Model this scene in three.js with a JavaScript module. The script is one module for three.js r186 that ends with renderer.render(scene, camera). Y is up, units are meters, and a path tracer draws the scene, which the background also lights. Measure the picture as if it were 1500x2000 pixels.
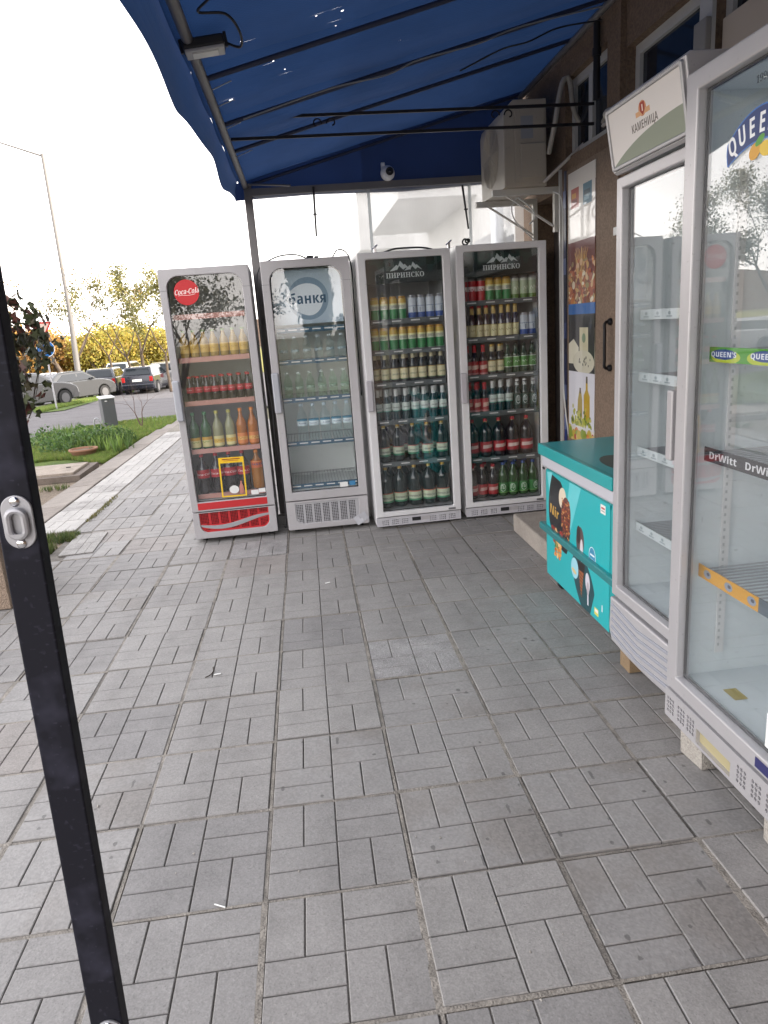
import * as THREE from 'three';
import { mergeGeometries } from 'three/addons/utils/BufferGeometryUtils.js';
import { RoundedBoxGeometry } from 'three/addons/geometries/RoundedBoxGeometry.js';

// ------------------------------------------------------------------ camera, sky, sun, exposure
const scene = new THREE.Scene();
const EYE = new THREE.Vector3(0, 1.5, 0);
const FOCAL = 1379;                                  // in pixels of the 1500 x 2000 photograph
const ROT = [[0.99112671, -0.09707831, 0.09079455], [-0.07101325, -0.96414854, -0.25568478], [0.11236087, 0.2469684, -0.96248722]];
const camera = new THREE.PerspectiveCamera(2 * Math.atan(1000 / FOCAL) * 180 / Math.PI, 0.75, 0.05, 600);
{
  const col = (k, s) => new THREE.Vector3(ROT[0][k] * s, ROT[1][k] * s, ROT[2][k] * s);
  camera.matrixAutoUpdate = true;
  const m = new THREE.Matrix4().makeBasis(col(0, 1), col(1, -1), col(2, -1));
  camera.quaternion.setFromRotationMatrix(m);
  camera.position.copy(EYE);
}
scene.add(camera);

const SUN_TO = new THREE.Vector3(0.86, 0.235, 0.30).normalize();
{
  const W = 256, H = 128, data = new Float32Array(W * H * 4);
  for (let j = 0; j < H; j++) for (let i = 0; i < W; i++) {
    const el = ((j + 0.5) / H - 0.5) * Math.PI, az = ((i + 0.5) / W - 0.5) * 2 * Math.PI;
    const d = [Math.cos(el) * Math.cos(az), Math.sin(el), Math.cos(el) * Math.sin(az)];
    const up = Math.max(0, d[1]);
    const near = Math.max(0, d[0] * SUN_TO.x + d[1] * SUN_TO.y + d[2] * SUN_TO.z);
    const t = Math.pow(1 - up, 3);
    const glow = 0.22 * Math.pow(near, 5);
    const c = d[1] < 0 ? [0.30, 0.28, 0.26] : [0.53 + 0.55 * t + glow, 0.535 + 0.47 * t + glow * 0.8, 0.575 + 0.37 * t + glow * 0.55];
    const k = (j * W + i) * 4;
    data[k] = c[0]; data[k + 1] = c[1]; data[k + 2] = c[2]; data[k + 3] = 1;
  }
  const sky = new THREE.DataTexture(data, W, H, THREE.RGBAFormat, THREE.FloatType);
  sky.mapping = THREE.EquirectangularReflectionMapping;
  sky.magFilter = THREE.LinearFilter; sky.minFilter = THREE.LinearFilter; sky.needsUpdate = true;
  scene.background = sky; scene.environment = sky;
}
const sun = new THREE.DirectionalLight(new THREE.Color(1.0, 0.90, 0.74), 2.0);
sun.position.copy(SUN_TO).multiplyScalar(120); sun.target.position.set(0, 0, 0);
sun.castShadow = true; sun.shadow.mapSize.set(2048, 2048);
Object.assign(sun.shadow.camera, { left: -80, right: 80, top: 60, bottom: -60, near: 1, far: 320 });
scene.add(sun, sun.target);
const renderer = new THREE.WebGLRenderer({ antialias: true });
renderer.toneMapping = THREE.LinearToneMapping;
renderer.toneMappingExposure = 4.65;
renderer.shadowMap.enabled = true;

// ------------------------------------------------------------------ helpers
function rng(seed) { let a = seed >>> 0; return () => { a = (a + 0x6D2B79F5) | 0; let t = Math.imul(a ^ (a >>> 15), 1 | a); t = (t + Math.imul(t ^ (t >>> 7), 61 | t)) ^ t; return ((t ^ (t >>> 14)) >>> 0) / 4294967296; }; }
const V = (x, y, z) => new THREE.Vector3(x, y, z);
// ground height: level by the shop, falling away towards the road
const groundY = (z) => z > -12 ? 0 : z > -40 ? -0.04 * (-z - 12) : -1.12;
function rayOf(u, v) { const c = [u - 750, v - 1000, FOCAL]; return V(...ROT.map((r) => r[0] * c[0] + r[1] * c[1] + r[2] * c[2])).normalize(); }
const onX = (u, v, x) => { const r = rayOf(u, v); return EYE.clone().addScaledVector(r, x / r.x); };
const onZ = (u, v, z) => { const r = rayOf(u, v); return EYE.clone().addScaledVector(r, z / r.z); };
function onGround(u, v) {
  const r = rayOf(u, v); let y = 0, p;
  for (let k = 0; k < 40; k++) { p = EYE.clone().addScaledVector(r, (y - 1.5) / r.y); y = groundY(p.z); }
  return p;
}
const names = new Map();
function numbered(n) { const k = names.get(n) || 0; names.set(n, k + 1); return k ? `${n}_${String(k).padStart(3, '0')}` : n; }
function clean(g) {
  g = g.index ? g.toNonIndexed() : g;
  for (const k of Object.keys(g.attributes)) if (!['position', 'normal', 'uv', 'color'].includes(k)) g.deleteAttribute(k);
  if (!g.attributes.uv) g.setAttribute('uv', new THREE.BufferAttribute(new Float32Array(g.attributes.position.count * 2), 2));
  g.morphAttributes = {};
  return g;
}
function metre(g, s = 1, ox = 0, oy = 0) {               // uv in metres, by the way each face points
  const p = g.attributes.position, n = g.attributes.normal, uv = g.attributes.uv;
  for (let i = 0; i < p.count; i++) {
    const ax = Math.abs(n.getX(i)), ay = Math.abs(n.getY(i)), az = Math.abs(n.getZ(i));
    const [a, b] = ay >= ax && ay >= az ? [p.getX(i), p.getZ(i)] : ax >= az ? [p.getZ(i), p.getY(i)] : [p.getX(i), p.getY(i)];
    uv.setXY(i, a * s + ox, b * s + oy);
  }
  return g;
}
function merged(geos, m) {
  let list = (Array.isArray(geos) ? geos : [geos]).map(clean);
  const colored = list.some((g) => g.attributes.color);
  if (!colored) list.forEach((g) => g.deleteAttribute('color'));
  const g = list.length === 1 ? list[0] : mergeGeometries(list);
  if (m && m.userData.metre) metre(g);
  return g;
}
function part(name, geos, m, parent) {
  const o = new THREE.Mesh(merged(geos, m), m); o.name = name; o.castShadow = o.receiveShadow = true;
  if (parent) parent.add(o);
  return o;
}
function thing(name, label, category, pos = [0, 0, 0], turn = 0, group) {
  const o = new THREE.Group(); o.name = numbered(name); o.position.set(...pos); o.rotation.y = turn;
  o.userData = { label, category }; if (group) o.userData.group = group;
  scene.add(o); return o;
}
function solo(name, geos, m, label, category, group) {
  const o = part(numbered(name), geos, m, scene); o.userData = { label, category }; if (group) o.userData.group = group; return o;
}
function struct(name, geos, m) { const o = part(numbered(name), geos, m, scene); o.userData.kind = 'structure'; return o; }
function structGroup(name) { const o = new THREE.Group(); o.name = numbered(name); o.userData.kind = 'structure'; scene.add(o); return o; }
function copyOf(o, pos, turn, label, group) {
  const c = o.clone(); c.name = numbered(o.name.replace(/_\d{3}$/, '')); scene.add(c);
  c.position.set(...pos); c.rotation.y = turn; c.userData = { ...o.userData };
  if (label) c.userData.label = label; if (group) c.userData.group = group;
  return c;
}
// geometry
const box = (w, h, d, x = 0, y = 0, z = 0) => new THREE.BoxGeometry(w, h, d).translate(x, y, z);
const span = (x0, x1, y0, y1, z0, z1) => box(x1 - x0, y1 - y0, z1 - z0, (x0 + x1) / 2, (y0 + y1) / 2, (z0 + z1) / 2);
const rbox = (w, h, d, r, x = 0, y = 0, z = 0) => new RoundedBoxGeometry(w, h, d, 2, r).translate(x, y, z);
const rspan = (x0, x1, y0, y1, z0, z1, r) => rbox(x1 - x0, y1 - y0, z1 - z0, r, (x0 + x1) / 2, (y0 + y1) / 2, (z0 + z1) / 2);
function rod(a, b, r0, r1 = r0, seg = 8) {
  const d = b.clone().sub(a), g = new THREE.CylinderGeometry(r1, r0, d.length(), seg, 1);
  return g.applyQuaternion(new THREE.Quaternion().setFromUnitVectors(V(0, 1, 0), d.clone().normalize())).translate((a.x + b.x) / 2, (a.y + b.y) / 2, (a.z + b.z) / 2);
}
function bar(a, b, w, h) {                                // square tube from a to b
  const d = b.clone().sub(a), g = new THREE.BoxGeometry(w, h, d.length());
  const m = new THREE.Matrix4().lookAt(b, a, V(0, 1, 0.0001)); g.applyMatrix4(m);
  return g.translate((a.x + b.x) / 2, (a.y + b.y) / 2, (a.z + b.z) / 2);
}
const hose = (pts, r, seg = 40, rad = 6) => new THREE.TubeGeometry(new THREE.CatmullRomCurve3(pts), seg, r, rad);
const lathe = (prof, seg = 18) => new THREE.LatheGeometry(prof.map(([r, y]) => new THREE.Vector2(r, y)), seg);
const disc = (r, d, seg = 20) => new THREE.CylinderGeometry(r, r, d, seg).rotateX(Math.PI / 2);   // facing z
function rrect(P, x0, y0, x1, y1, rb, rt = rb) {
  P.moveTo(x0 + rb, y0); P.lineTo(x1 - rb, y0); if (rb) P.absarc(x1 - rb, y0 + rb, rb, -Math.PI / 2, 0, false);
  P.lineTo(x1, y1 - rt); if (rt) P.absarc(x1 - rt, y1 - rt, rt, 0, Math.PI / 2, false);
  P.lineTo(x0 + rt, y1); if (rt) P.absarc(x0 + rt, y1 - rt, rt, Math.PI / 2, Math.PI, false);
  P.lineTo(x0, y0 + rb); if (rb) P.absarc(x0 + rb, y0 + rb, rb, Math.PI, 1.5 * Math.PI, false);
  return P;
}
function extr(shape, depth, bevel = 0, z = 0, curve = 6) {
  const g = new THREE.ExtrudeGeometry(shape, { depth: depth - 2 * bevel, bevelEnabled: bevel > 0, bevelThickness: bevel, bevelSize: bevel, bevelOffset: -bevel, bevelSegments: 2, curveSegments: curve });
  return g.translate(0, 0, z + bevel);
}
function quad(w, h, x, y, z) { return new THREE.PlaneGeometry(w, h).translate(x, y, z); }

// ------------------------------------------------------------------ textures and materials
const enc = (c) => Math.max(0, Math.min(255, Math.round((c <= 0.0031308 ? 12.92 * c : 1.055 * Math.pow(c, 1 / 2.4) - 0.055) * 255)));
function lattice(seed, n) { const r = rng(seed), a = new Float32Array(n * n); for (let i = 0; i < a.length; i++) a[i] = r(); return a; }
const lats = new Map();
function noise(u, v, n, seed) {                          // periodic value noise, n cells over 0..1
  const key = seed * 1000 + n; let a = lats.get(key); if (!a) lats.set(key, a = lattice(seed * 7919 + n, n));
  const x = u * n, y = v * n, i = Math.floor(x), j = Math.floor(y), f = x - i, g = y - j;
  const s = f * f * (3 - 2 * f), t = g * g * (3 - 2 * g), at = (p, q) => a[((q % n + n) % n) * n + (p % n + n) % n];
  return (at(i, j) * (1 - s) + at(i + 1, j) * s) * (1 - t) + (at(i, j + 1) * (1 - s) + at(i + 1, j + 1) * s) * t;
}
const fbm = (u, v, n, seed, oct = 4) => { let s = 0, w = 0.5, k = 0; for (let o = 0; o < oct; o++) { s += w * noise(u, v, n << o, seed + o); k += w; w *= 0.55; } return s / k; };
function dataTex(size, fn, srgb = true, rep = 1) {
  const d = new Uint8Array(size * size * 4);
  for (let j = 0; j < size; j++) for (let i = 0; i < size; i++) {
    const c = fn((i + 0.5) / size, (j + 0.5) / size), k = (j * size + i) * 4;
    for (let q = 0; q < 3; q++) d[k + q] = srgb ? enc(c[q]) : Math.max(0, Math.min(255, Math.round(c[q] * 255)));
    d[k + 3] = 255;
  }
  const t = new THREE.DataTexture(d, size, size); t.magFilter = THREE.LinearFilter; t.minFilter = THREE.LinearMipmapLinearFilter; t.generateMipmaps = true;
  t.wrapS = t.wrapT = THREE.RepeatWrapping; t.repeat.set(rep, rep); if (srgb) t.colorSpace = THREE.SRGBColorSpace; t.needsUpdate = true; return t;
}
function paint(w, h, draw) {
  const c = document.createElement('canvas'); c.width = w; c.height = h; draw(c.getContext('2d'), w, h);
  const t = new THREE.CanvasTexture(c); t.colorSpace = THREE.SRGBColorSpace; t.anisotropy = 8; return t;
}
const lin = (r, g, b) => new THREE.Color().setRGB(r, g, b);
function std(c, roughness = 0.6, o = {}) {
  const { m = false, ...rest } = o;
  const mt = new THREE.MeshPhysicalMaterial({ color: Array.isArray(c) ? lin(...c) : c, roughness, ...rest });
  if (m) mt.userData.metre = true; return mt;
}
const gray1 = (f) => (u, v) => { const k = f(u, v); return [k, k, k]; };
// concrete: a pale multiplier with grain, pores and blotches, 0.5 m across
const tConcrete = dataTex(512, (u, v) => {
  const a = fbm(u, v, 4, 3, 4), b = noise(u, v, 170, 9), c = noise(u, v, 90, 11), p = noise(u, v, 120, 5);
  let k = 0.70 + 0.30 * (a - 0.5) + 0.16 * (b - 0.5) + 0.12 * (c - 0.5); if (p > 0.93) k *= 0.7; if (p < 0.035) k *= 1.25;
  return [k * 1.0, k * 0.985, k * 0.965];
}, true, 2);
const tConcreteBump = dataTex(512, gray1((u, v) => 0.55 * noise(u, v, 128, 21) + 0.35 * noise(u, v, 60, 22) + 0.25 * fbm(u, v, 8, 23, 3)), false, 2);
const tBlot = dataTex(512, (u, v) => {                   // old stains and trodden spots in the slab surface
  const a = fbm(u, v, 4, 3, 4), b = noise(u, v, 170, 9), s = fbm(u, v, 3, 37, 5), g = noise(u, v, 34, 38);
  let k = 0.70 + 0.30 * (a - 0.5) + 0.18 * (b - 0.5), w = Math.max(0, Math.min(1, (s - 0.50) * 7)); if (g > 0.94) k *= 0.55;
  return [k * (1 - 0.12 * w), k * 0.985 * (1 - 0.145 * w), k * 0.965 * (1 - 0.17 * w)];
}, true, 0.9);
const tStain = dataTex(512, (u, v) => {                  // coarser: worn exposed aggregate
  const a = fbm(u, v, 5, 31, 4), b = noise(u, v, 140, 32), s = noise(u, v, 100, 33);
  let k = 0.62 + 0.4 * (a - 0.5) + 0.25 * (b - 0.5); if (s > 0.88) k += 0.28; if (s < 0.1) k *= 0.6;
  return [k, k * 0.985, k * 0.97];
}, true, 2);
const tAsphalt = dataTex(512, (u, v) => { const k = 0.8 + 0.5 * (noise(u, v, 200, 41) - 0.5) + 0.5 * (fbm(u, v, 4, 42, 4) - 0.5); return [k, k * 0.98, k * 0.97]; }, true, 0.35);
const tRender = dataTex(512, (u, v) => { const k = 0.82 + 0.35 * (noise(u, v, 150, 51) - 0.5) + 0.3 * (fbm(u, v, 4, 52, 5) - 0.5); return [k, k * 0.98, k * 0.96]; }, true, 0.8);
const tRenderBump = dataTex(256, gray1((u, v) => 0.6 * noise(u, v, 90, 55) + 0.4 * noise(u, v, 45, 56)), false, 1.6);
const tSoil = dataTex(512, (u, v) => { const a = fbm(u, v, 6, 61, 5), b = noise(u, v, 160, 62); const k = 0.75 + 0.7 * (a - 0.5) + 0.4 * (b - 0.5); return [k, k * 0.95, k * 0.88]; }, true, 0.5);
const tGrass = dataTex(512, (u, v) => { const a = fbm(u, v, 8, 71, 5), b = noise(u, v, 200, 72); const k = 0.75 + 0.8 * (a - 0.5) + 0.5 * (b - 0.5); return [k * (0.9 + 0.5 * (a - 0.5)), k, k * 0.8]; }, true, 0.4);
const tScuff = dataTex(512, (u, v) => {                  // dusty, scratched paint
  const a = fbm(u, v, 6, 81, 4), b = noise(u, v, 120, 82), d = noise(u, v, 64, 83); const dust = (a > 0.52 ? (a - 0.52) * 1.6 : 0) + (d > 0.86 ? 0.35 : 0) * b;
  const k = 0.25 + dust; return [k, k, k];
}, true, 3);
const tSmudge = dataTex(256, gray1((u, v) => 0.55 + 0.5 * (fbm(u, v, 5, 91, 4) - 0.5)), false, 1.3);
const tDirt = dataTex(512, (u, v) => { const a = fbm(u, v, 5, 95, 5), s = noise(u, v, 110, 96); let k = 0.93 + 0.14 * (a - 0.5); if (s > 0.95) k *= 0.8; return [k, k * 0.995, k * 0.98]; }, true, 1);
const tFabric = dataTex(256, (u, v) => { const k = 0.86 + 0.12 * ((Math.floor(u * 128) + Math.floor(v * 128)) % 2) + 0.55 * (fbm(u, v, 3, 99, 5) - 0.5); return [k, k, k]; }, true, 0.7);

const M = {
  steel: std([0.42, 0.42, 0.44], 0.42, { metalness: 0.6, map: tDirt, m: true }),
  coolerGrey: std([0.47, 0.455, 0.47], 0.42, { map: tDirt, m: true, clearcoat: 0.25, clearcoatRoughness: 0.3 }),
  coolerDark: std([0.13, 0.13, 0.14], 0.5, { map: tDirt, m: true }),
  coolerWhite: std([0.76, 0.755, 0.775], 0.38, { map: tDirt, m: true, clearcoat: 0.3, clearcoatRoughness: 0.25 }),
  alu: std([0.55, 0.54, 0.56], 0.36, { metalness: 0.35, map: tDirt, m: true }),
  liner: std([0.76, 0.82, 0.855], 0.5, { map: tDirt, m: true }),
  linerWhite: std([0.88, 0.91, 0.91], 0.5, { map: tDirt, m: true }),
  linerGrey: std([0.50, 0.52, 0.53], 0.5, { map: tDirt, m: true }),
  black: std([0.012, 0.012, 0.014], 0.55),
  rubber: std([0.02, 0.02, 0.021], 0.75),
  cableBlack: std([0.015, 0.015, 0.017], 0.5),
  cableWhite: std([0.6, 0.6, 0.58], 0.5),
  iron: std([0.02, 0.018, 0.02], 0.5, { metalness: 0.4 }),
  chrome: std([0.7, 0.7, 0.72], 0.2, { metalness: 1 }),
  zinc: std([0.50, 0.50, 0.53], 0.5, { metalness: 0.55, map: tDirt }),
  postGrey: std([0.20, 0.19, 0.19], 0.5, { metalness: 0.3, map: tDirt, m: true }),
  glass: new THREE.MeshPhysicalMaterial({ color: lin(0.975, 0.985, 0.985), roughness: 0.0, transmission: 1, thickness: 0, ior: 1.62 }),
  wire: std([0.5, 0.5, 0.52], 0.4, { metalness: 0.5 }),
  white: std([0.72, 0.72, 0.72], 0.5),
  paper: std([0.78, 0.78, 0.76], 0.7),
  red: std([0.52, 0.02, 0.025], 0.4),
  wood: std([0.38, 0.27, 0.16], 0.8, { map: tConcrete, m: true }),
  stone: std([0.55, 0.52, 0.47], 0.9, { map: tStain, bumpMap: tConcreteBump, bumpScale: 0.004, m: true }),
  concrete: std([0.48, 0.46, 0.43], 0.9, { map: tConcrete, bumpMap: tConcreteBump, bumpScale: 0.002, m: true }),
  rafter: std([0.035, 0.04, 0.075], 0.55, { metalness: 0.2 }),
  darkGlass: std([0.015, 0.02, 0.03], 0.08),
};

// ------------------------------------------------------------------ the ground
const PX = 0.415, PZ = 0.3925, X0 = 0.165, Z0 = -1.242;     // paving grid
const slabMats = [
  [0.388, 0.376, 0.366], [0.362, 0.352, 0.345], [0.412, 0.400, 0.388], [0.335, 0.326, 0.322], [0.396, 0.370, 0.352],
].map((c, i) => { const t = tConcrete.clone(); t.offset.set(i * 0.37, i * 0.19); return std(c, 0.8, { map: t, bumpMap: tConcreteBump, bumpScale: 0.0007 }); });
{ const t = tBlot.clone(); slabMats.push(std([0.39, 0.38, 0.372], 0.7, { map: t, bumpMap: tConcreteBump, bumpScale: 0.0009 })); }
const wornMat = std([0.47, 0.46, 0.455], 0.9, { map: tStain, bumpMap: tConcreteBump, bumpScale: 0.0018 });
const whiteSlab = [0, 1].map((i) => std(i ? [0.58, 0.565, 0.545] : [0.50, 0.485, 0.465], 0.85, { map: i ? tConcrete : tStain, bumpMap: tConcreteBump, bumpScale: 0.002 }));
function pad(x0, x1, z0, z1, top = 0, ch = 0.0022, deep = 0.014) {           // a raised block with chamfered edges
  const P = [[x0, top - ch, z0], [x1, top - ch, z0], [x1, top - ch, z1], [x0, top - ch, z1]];
  const T = [[x0 + ch, top, z0 + ch], [x1 - ch, top, z0 + ch], [x1 - ch, top, z1 - ch], [x0 + ch, top, z1 - ch]];
  const B = P.map(([x, , z]) => [x, top - deep, z]), pos = [];
  const q = (a, b, c, d) => pos.push(...a, ...c, ...b, ...a, ...d, ...c);
  q(T[0], T[1], T[2], T[3]);
  for (let k = 0; k < 4; k++) { const n = (k + 1) % 4; q(P[k], P[n], T[n], T[k]); q(B[k], B[n], P[n], P[k]); }
  const g = new THREE.BufferGeometry(); g.setAttribute('position', new THREE.Float32BufferAttribute(pos, 3)); g.computeVertexNormals();
  g.setAttribute('uv', new THREE.BufferAttribute(new Float32Array(pos.length / 3 * 2), 2));
  return g;
}
function slabGeo(seed, w = PX - 0.011, d = PZ - 0.010) {
  const r = rng(seed), out = [], gr = 0.0019, hw = w / 2, hd = d / 2;
  for (let a = 0; a < 2; a++) for (let b = 0; b < 2; b++) {
    const x0 = -hw + a * hw, z0 = -hd + b * hd, x1 = x0 + hw, z1 = z0 + hd;
    const e = (v, edge) => v + edge * gr;
    for (let s = 0; s < 2; s++) {
      const up = (r() - 0.5) * 0.0012;
      if ((a + b) % 2 === 0) { const m0 = x0 + s * hw / 2, m1 = m0 + hw / 2; out.push(pad(e(m0, 1), e(m1, -1), e(z0, 1), e(z1, -1), up)); }
      else { const m0 = z0 + s * hd / 2, m1 = m0 + hd / 2; out.push(pad(e(x0, 1), e(x1, -1), e(m0, 1), e(m1, -1), up)); }
    }
  }
  const g = mergeGeometries(out); metre(g, 1, r() * 3, r() * 3); return g;
}
const slabGeos = [1, 2, 3, 4, 5, 6].map((s) => slabGeo(s * 13));
const slabTurned = [7, 8].map((s) => slabGeo(s * 17, PZ - 0.010, PX - 0.011).rotateY(Math.PI / 2));
{
  const pav = structGroup('pavement');
  const tJoint = tSoil.clone(); tJoint.repeat.set(3, 3);
  part('joint_bed', [span(-3.55, 1.93, -0.03, -0.0075, -5.25, 6.2), span(-2.06, 1.93, -0.03, -0.0076, -13, -5.25)], std([0.22, 0.21, 0.20], 0.95, { map: tJoint, bumpMap: tConcreteBump, bumpScale: 0.004, m: true }), pav);
  const r = rng(77), far = [], sand = [];
  for (let k = -19; k < 30; k++) for (let i = -9; i < 5; i++) {              // sand and cement that fill most of the joints between slabs
    const xa = X0 + i * PX, za = Z0 - k * PZ; if (xa > 1.9 || (za - PZ < -5.3 && xa < -2.0)) continue;
    const w0 = 0.0035 + r() * r() * 0.009; if (r() < 0.92) sand.push(span(xa - w0 - 0.002, xa + w0, -0.013, -0.0018 - r() * r() * 0.005, za - PZ - 0.008, za + 0.008));
    const w1 = 0.0035 + r() * r() * 0.008; if (r() < 0.92) sand.push(span(xa - 0.008, xa + PX + 0.008, -0.0131, -0.0019 - r() * r() * 0.005, za - w1, za + w1 + 0.001));
  }
  const tSand = tSoil.clone(); tSand.repeat.set(6, 6);
  const js = part('joint_sand', sand, std([0.34, 0.325, 0.305], 0.95, { map: tSand, bumpMap: tConcreteBump, bumpScale: 0.004, m: true }), pav); js.userData.kind = 'stuff';
  for (let k = -19; k < 30; k++) for (let i = -9; i < 5; i++) {
    const xa = X0 + i * PX, xc = xa + PX / 2, zc = Z0 - k * PZ - PZ / 2;
    if (xa + PX > 2.27) continue;
    if (zc < -5.95 && xa < -2.2 && xa > -2.4) { const s = new THREE.Mesh(slabGeos[(r() * 6) | 0], slabMats[(r() * 3) | 0]); s.name = 'paving_slab'; s.position.set(-1.985, groundY(zc) - 0.001, zc); s.scale.set(0.34, 1, 1); s.castShadow = s.receiveShadow = true; if (zc > -12.6) pav.add(s); continue; }
    if (zc < -5.25 && xa < -2.2) continue;
    if (zc > -5.25 && xa < -3.6) continue;
    if (zc < -5.25 && zc > -5.95 && xa < -1.95) continue;
    const turned = r() < 0.035, g = turned ? slabTurned[(r() * 2) | 0] : slabGeos[(r() * 6) | 0];
    const m = r() < 0.035 ? wornMat : (r() < 0.2 || (xc > 1.0 && zc > -2.2 && r() < 0.6)) ? slabMats[5] : slabMats[Math.min(4, (r() * r() * 6) | 0)];
    const hidden = zc > -0.75 || (zc < -5.45 && xc > -0.62) || zc < -12.6;
    const tilt = [(r() - 0.5) * 0.014, (r() - 0.5) * 0.010, (r() - 0.5) * 0.014], dy = (r() - 0.5) * 0.006 - 0.001, dx = (r() - 0.5) * 0.006, dz = (r() - 0.5) * 0.006;
    if (hidden) { far.push(g.clone().translate(xc, dy, zc)); continue; }
    const s = new THREE.Mesh(g, m); s.name = 'paving_slab'; s.position.set(xc + dx, dy, zc + dz); s.rotation.set(...tilt); s.castShadow = s.receiveShadow = true; pav.add(s);
  }
  const rest = part('paving_slabs_beyond', far, slabMats[0], pav); rest.userData.kind = 'stuff';
}
{ // white slabs along the edge of the pavement, with the kerb beside them
  const strip = structGroup('white_paving_strip'), r = rng(5);
  part('joint_bed', span(-2.452, -2.064, -0.03, -0.006, -16, -6.02), std([0.28, 0.265, 0.24], 0.95, { map: tSoil, m: true }), strip);
  for (let k = 0; k < 25; k++) {
    const s = new THREE.Mesh(slabGeos[k % 6], whiteSlab[r() < 0.75 ? 1 : 0]); s.name = 'paving_slab'; s.castShadow = s.receiveShadow = true;
    const zc = -6.22 - k * PZ; s.position.set(-2.26, groundY(zc) + 0.002 + (r() - 0.5) * 0.003, zc); s.scale.set(0.93, 1, 1); s.rotation.set((r() - 0.5) * 0.008, 0, (r() - 0.5) * 0.01); strip.add(s);
  }
  const p2 = new THREE.Mesh(slabGeos[2], whiteSlab[0]); p2.name = 'paving_slab'; p2.position.set(-1.86, 0.010, -5.56); p2.rotation.y = 0.06; p2.scale.set(0.62, 1, 1.5); p2.castShadow = true; strip.add(p2);
  const kerb = structGroup('kerb'), km = [std([0.36, 0.32, 0.285], 0.9, { map: tStain, bumpMap: tConcreteBump, bumpScale: 0.004, m: true }), std([0.40, 0.36, 0.325], 0.9, { map: tConcrete, bumpMap: tConcreteBump, bumpScale: 0.004, m: true })];
  for (let k = 0; k < 10; k++) {
    const zc = -6.55 - k; const s = part('kerb_stone', rbox(0.29, 0.16, 0.985, 0.012), km[k % 2], kerb); s.position.set(-2.605 + (r() - 0.5) * 0.012, groundY(zc) - 0.078, zc); s.rotation.set((r() - 0.5) * 0.01, (r() - 0.5) * 0.01, 0.03);
  }
}
// the wide ground, the yard soil, the verge, the road
function sheet(poly, lift, m, name, seg = 0.6) {           // a polygon laid on the ground
  const s = new THREE.Shape(poly.map(([x, z]) => new THREE.Vector2(x, -z)));
  const g0 = new THREE.ShapeGeometry(s), pos = [], p = g0.attributes.position, idx = g0.index;
  const tri = (a, b, c, d) => {
    const L = Math.max(a.distanceTo(b), b.distanceTo(c), c.distanceTo(a));
    if (d === 0 || L < 3) { for (const q of [a, b, c]) pos.push(q.x, groundY(-q.y) + lift, -q.y); return; }
    const ab = a.clone().lerp(b, 0.5), bc = b.clone().lerp(c, 0.5), ca = c.clone().lerp(a, 0.5);
    tri(a, ab, ca, d - 1); tri(ab, b, bc, d - 1); tri(ca, bc, c, d - 1); tri(ab, bc, ca, d - 1);
  };
  const at = (k) => new THREE.Vector2(p.getX(k), p.getY(k));
  for (let k = 0; k < idx.count; k += 3) tri(at(idx.getX(k)), at(idx.getX(k + 1)), at(idx.getX(k + 2)), 7);
  const g = new THREE.BufferGeometry(); g.setAttribute('position', new THREE.Float32BufferAttribute(pos, 3)); g.computeVertexNormals();
  g.setAttribute('uv', new THREE.BufferAttribute(new Float32Array(pos.length / 3 * 2), 2)); metre(g);
  return struct(name, g, m);
}
const soilM = std([0.30, 0.25, 0.20], 0.95, { map: tSoil, bumpMap: tConcreteBump, bumpScale: 0.01 });
const grassM = std([0.14, 0.20, 0.04], 0.95, { map: tGrass, bumpMap: tConcreteBump, bumpScale: 0.02 });
const asphaltM = std([0.15, 0.142, 0.145], 0.92, { map: tAsphalt, bumpMap: tConcreteBump, bumpScale: 0.003 });
{
  const g = new THREE.PlaneGeometry(460, 460, 92, 92).rotateX(-Math.PI / 2).translate(0, 0, -60), p = g.attributes.position;
  for (let i = 0; i < p.count; i++) p.setY(i, groundY(p.getZ(i)) - 0.10);
  g.computeVertexNormals(); metre(g.toNonIndexed ? g : g); struct('ground', g, std([0.17, 0.16, 0.09], 0.95, { map: tSoil }));
  sheet([[-2.74, -5.0], [-2.74, -16.4], [-9, -16.4], [-9, 6], [-3.5, 6], [-3.5, -5.0]], -0.055, soilM, 'yard_soil');
  sheet([[-1.95, -5.22], [-2.75, -5.22], [-2.75, -6.35], [-1.95, -6.02]], -0.02, soilM, 'soil_gap');
  const gp = (u, v) => { const q = onGround(u, v); return [q.x, q.z]; };
  sheet([[-2.76, -9.75], gp(240, 882), gp(175, 896), gp(78, 908), [-8.9, -11.0], [-8.9, -16.2], gp(75, 850), gp(200, 829), gp(345, 807), [-2.76, -16.0]], -0.03, grassM, 'grass_verge');
  sheet([[-60, -16.0], gp(75, 850), gp(200, 829), gp(345, 807), [1.8, -19.3], [30, -19.3], [30, -70], [-60, -70]], -0.045, asphaltM, 'road');
  sheet([gp(70, 806), gp(125, 800), gp(192, 781), gp(196, 773), gp(150, 775), gp(110, 788), gp(55, 796)], -0.02, grassM, 'grass_island');
  sheet([gp(212, 768), gp(262, 765), gp(262, 748), gp(225, 752)], -0.02, grassM, 'grass_island');
  sheet([[-90, -52], [60, -52], [60, -140], [-90, -140]], -0.02, std([0.30, 0.26, 0.045], 0.95, { map: tGrass }), 'meadow');
}
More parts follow.
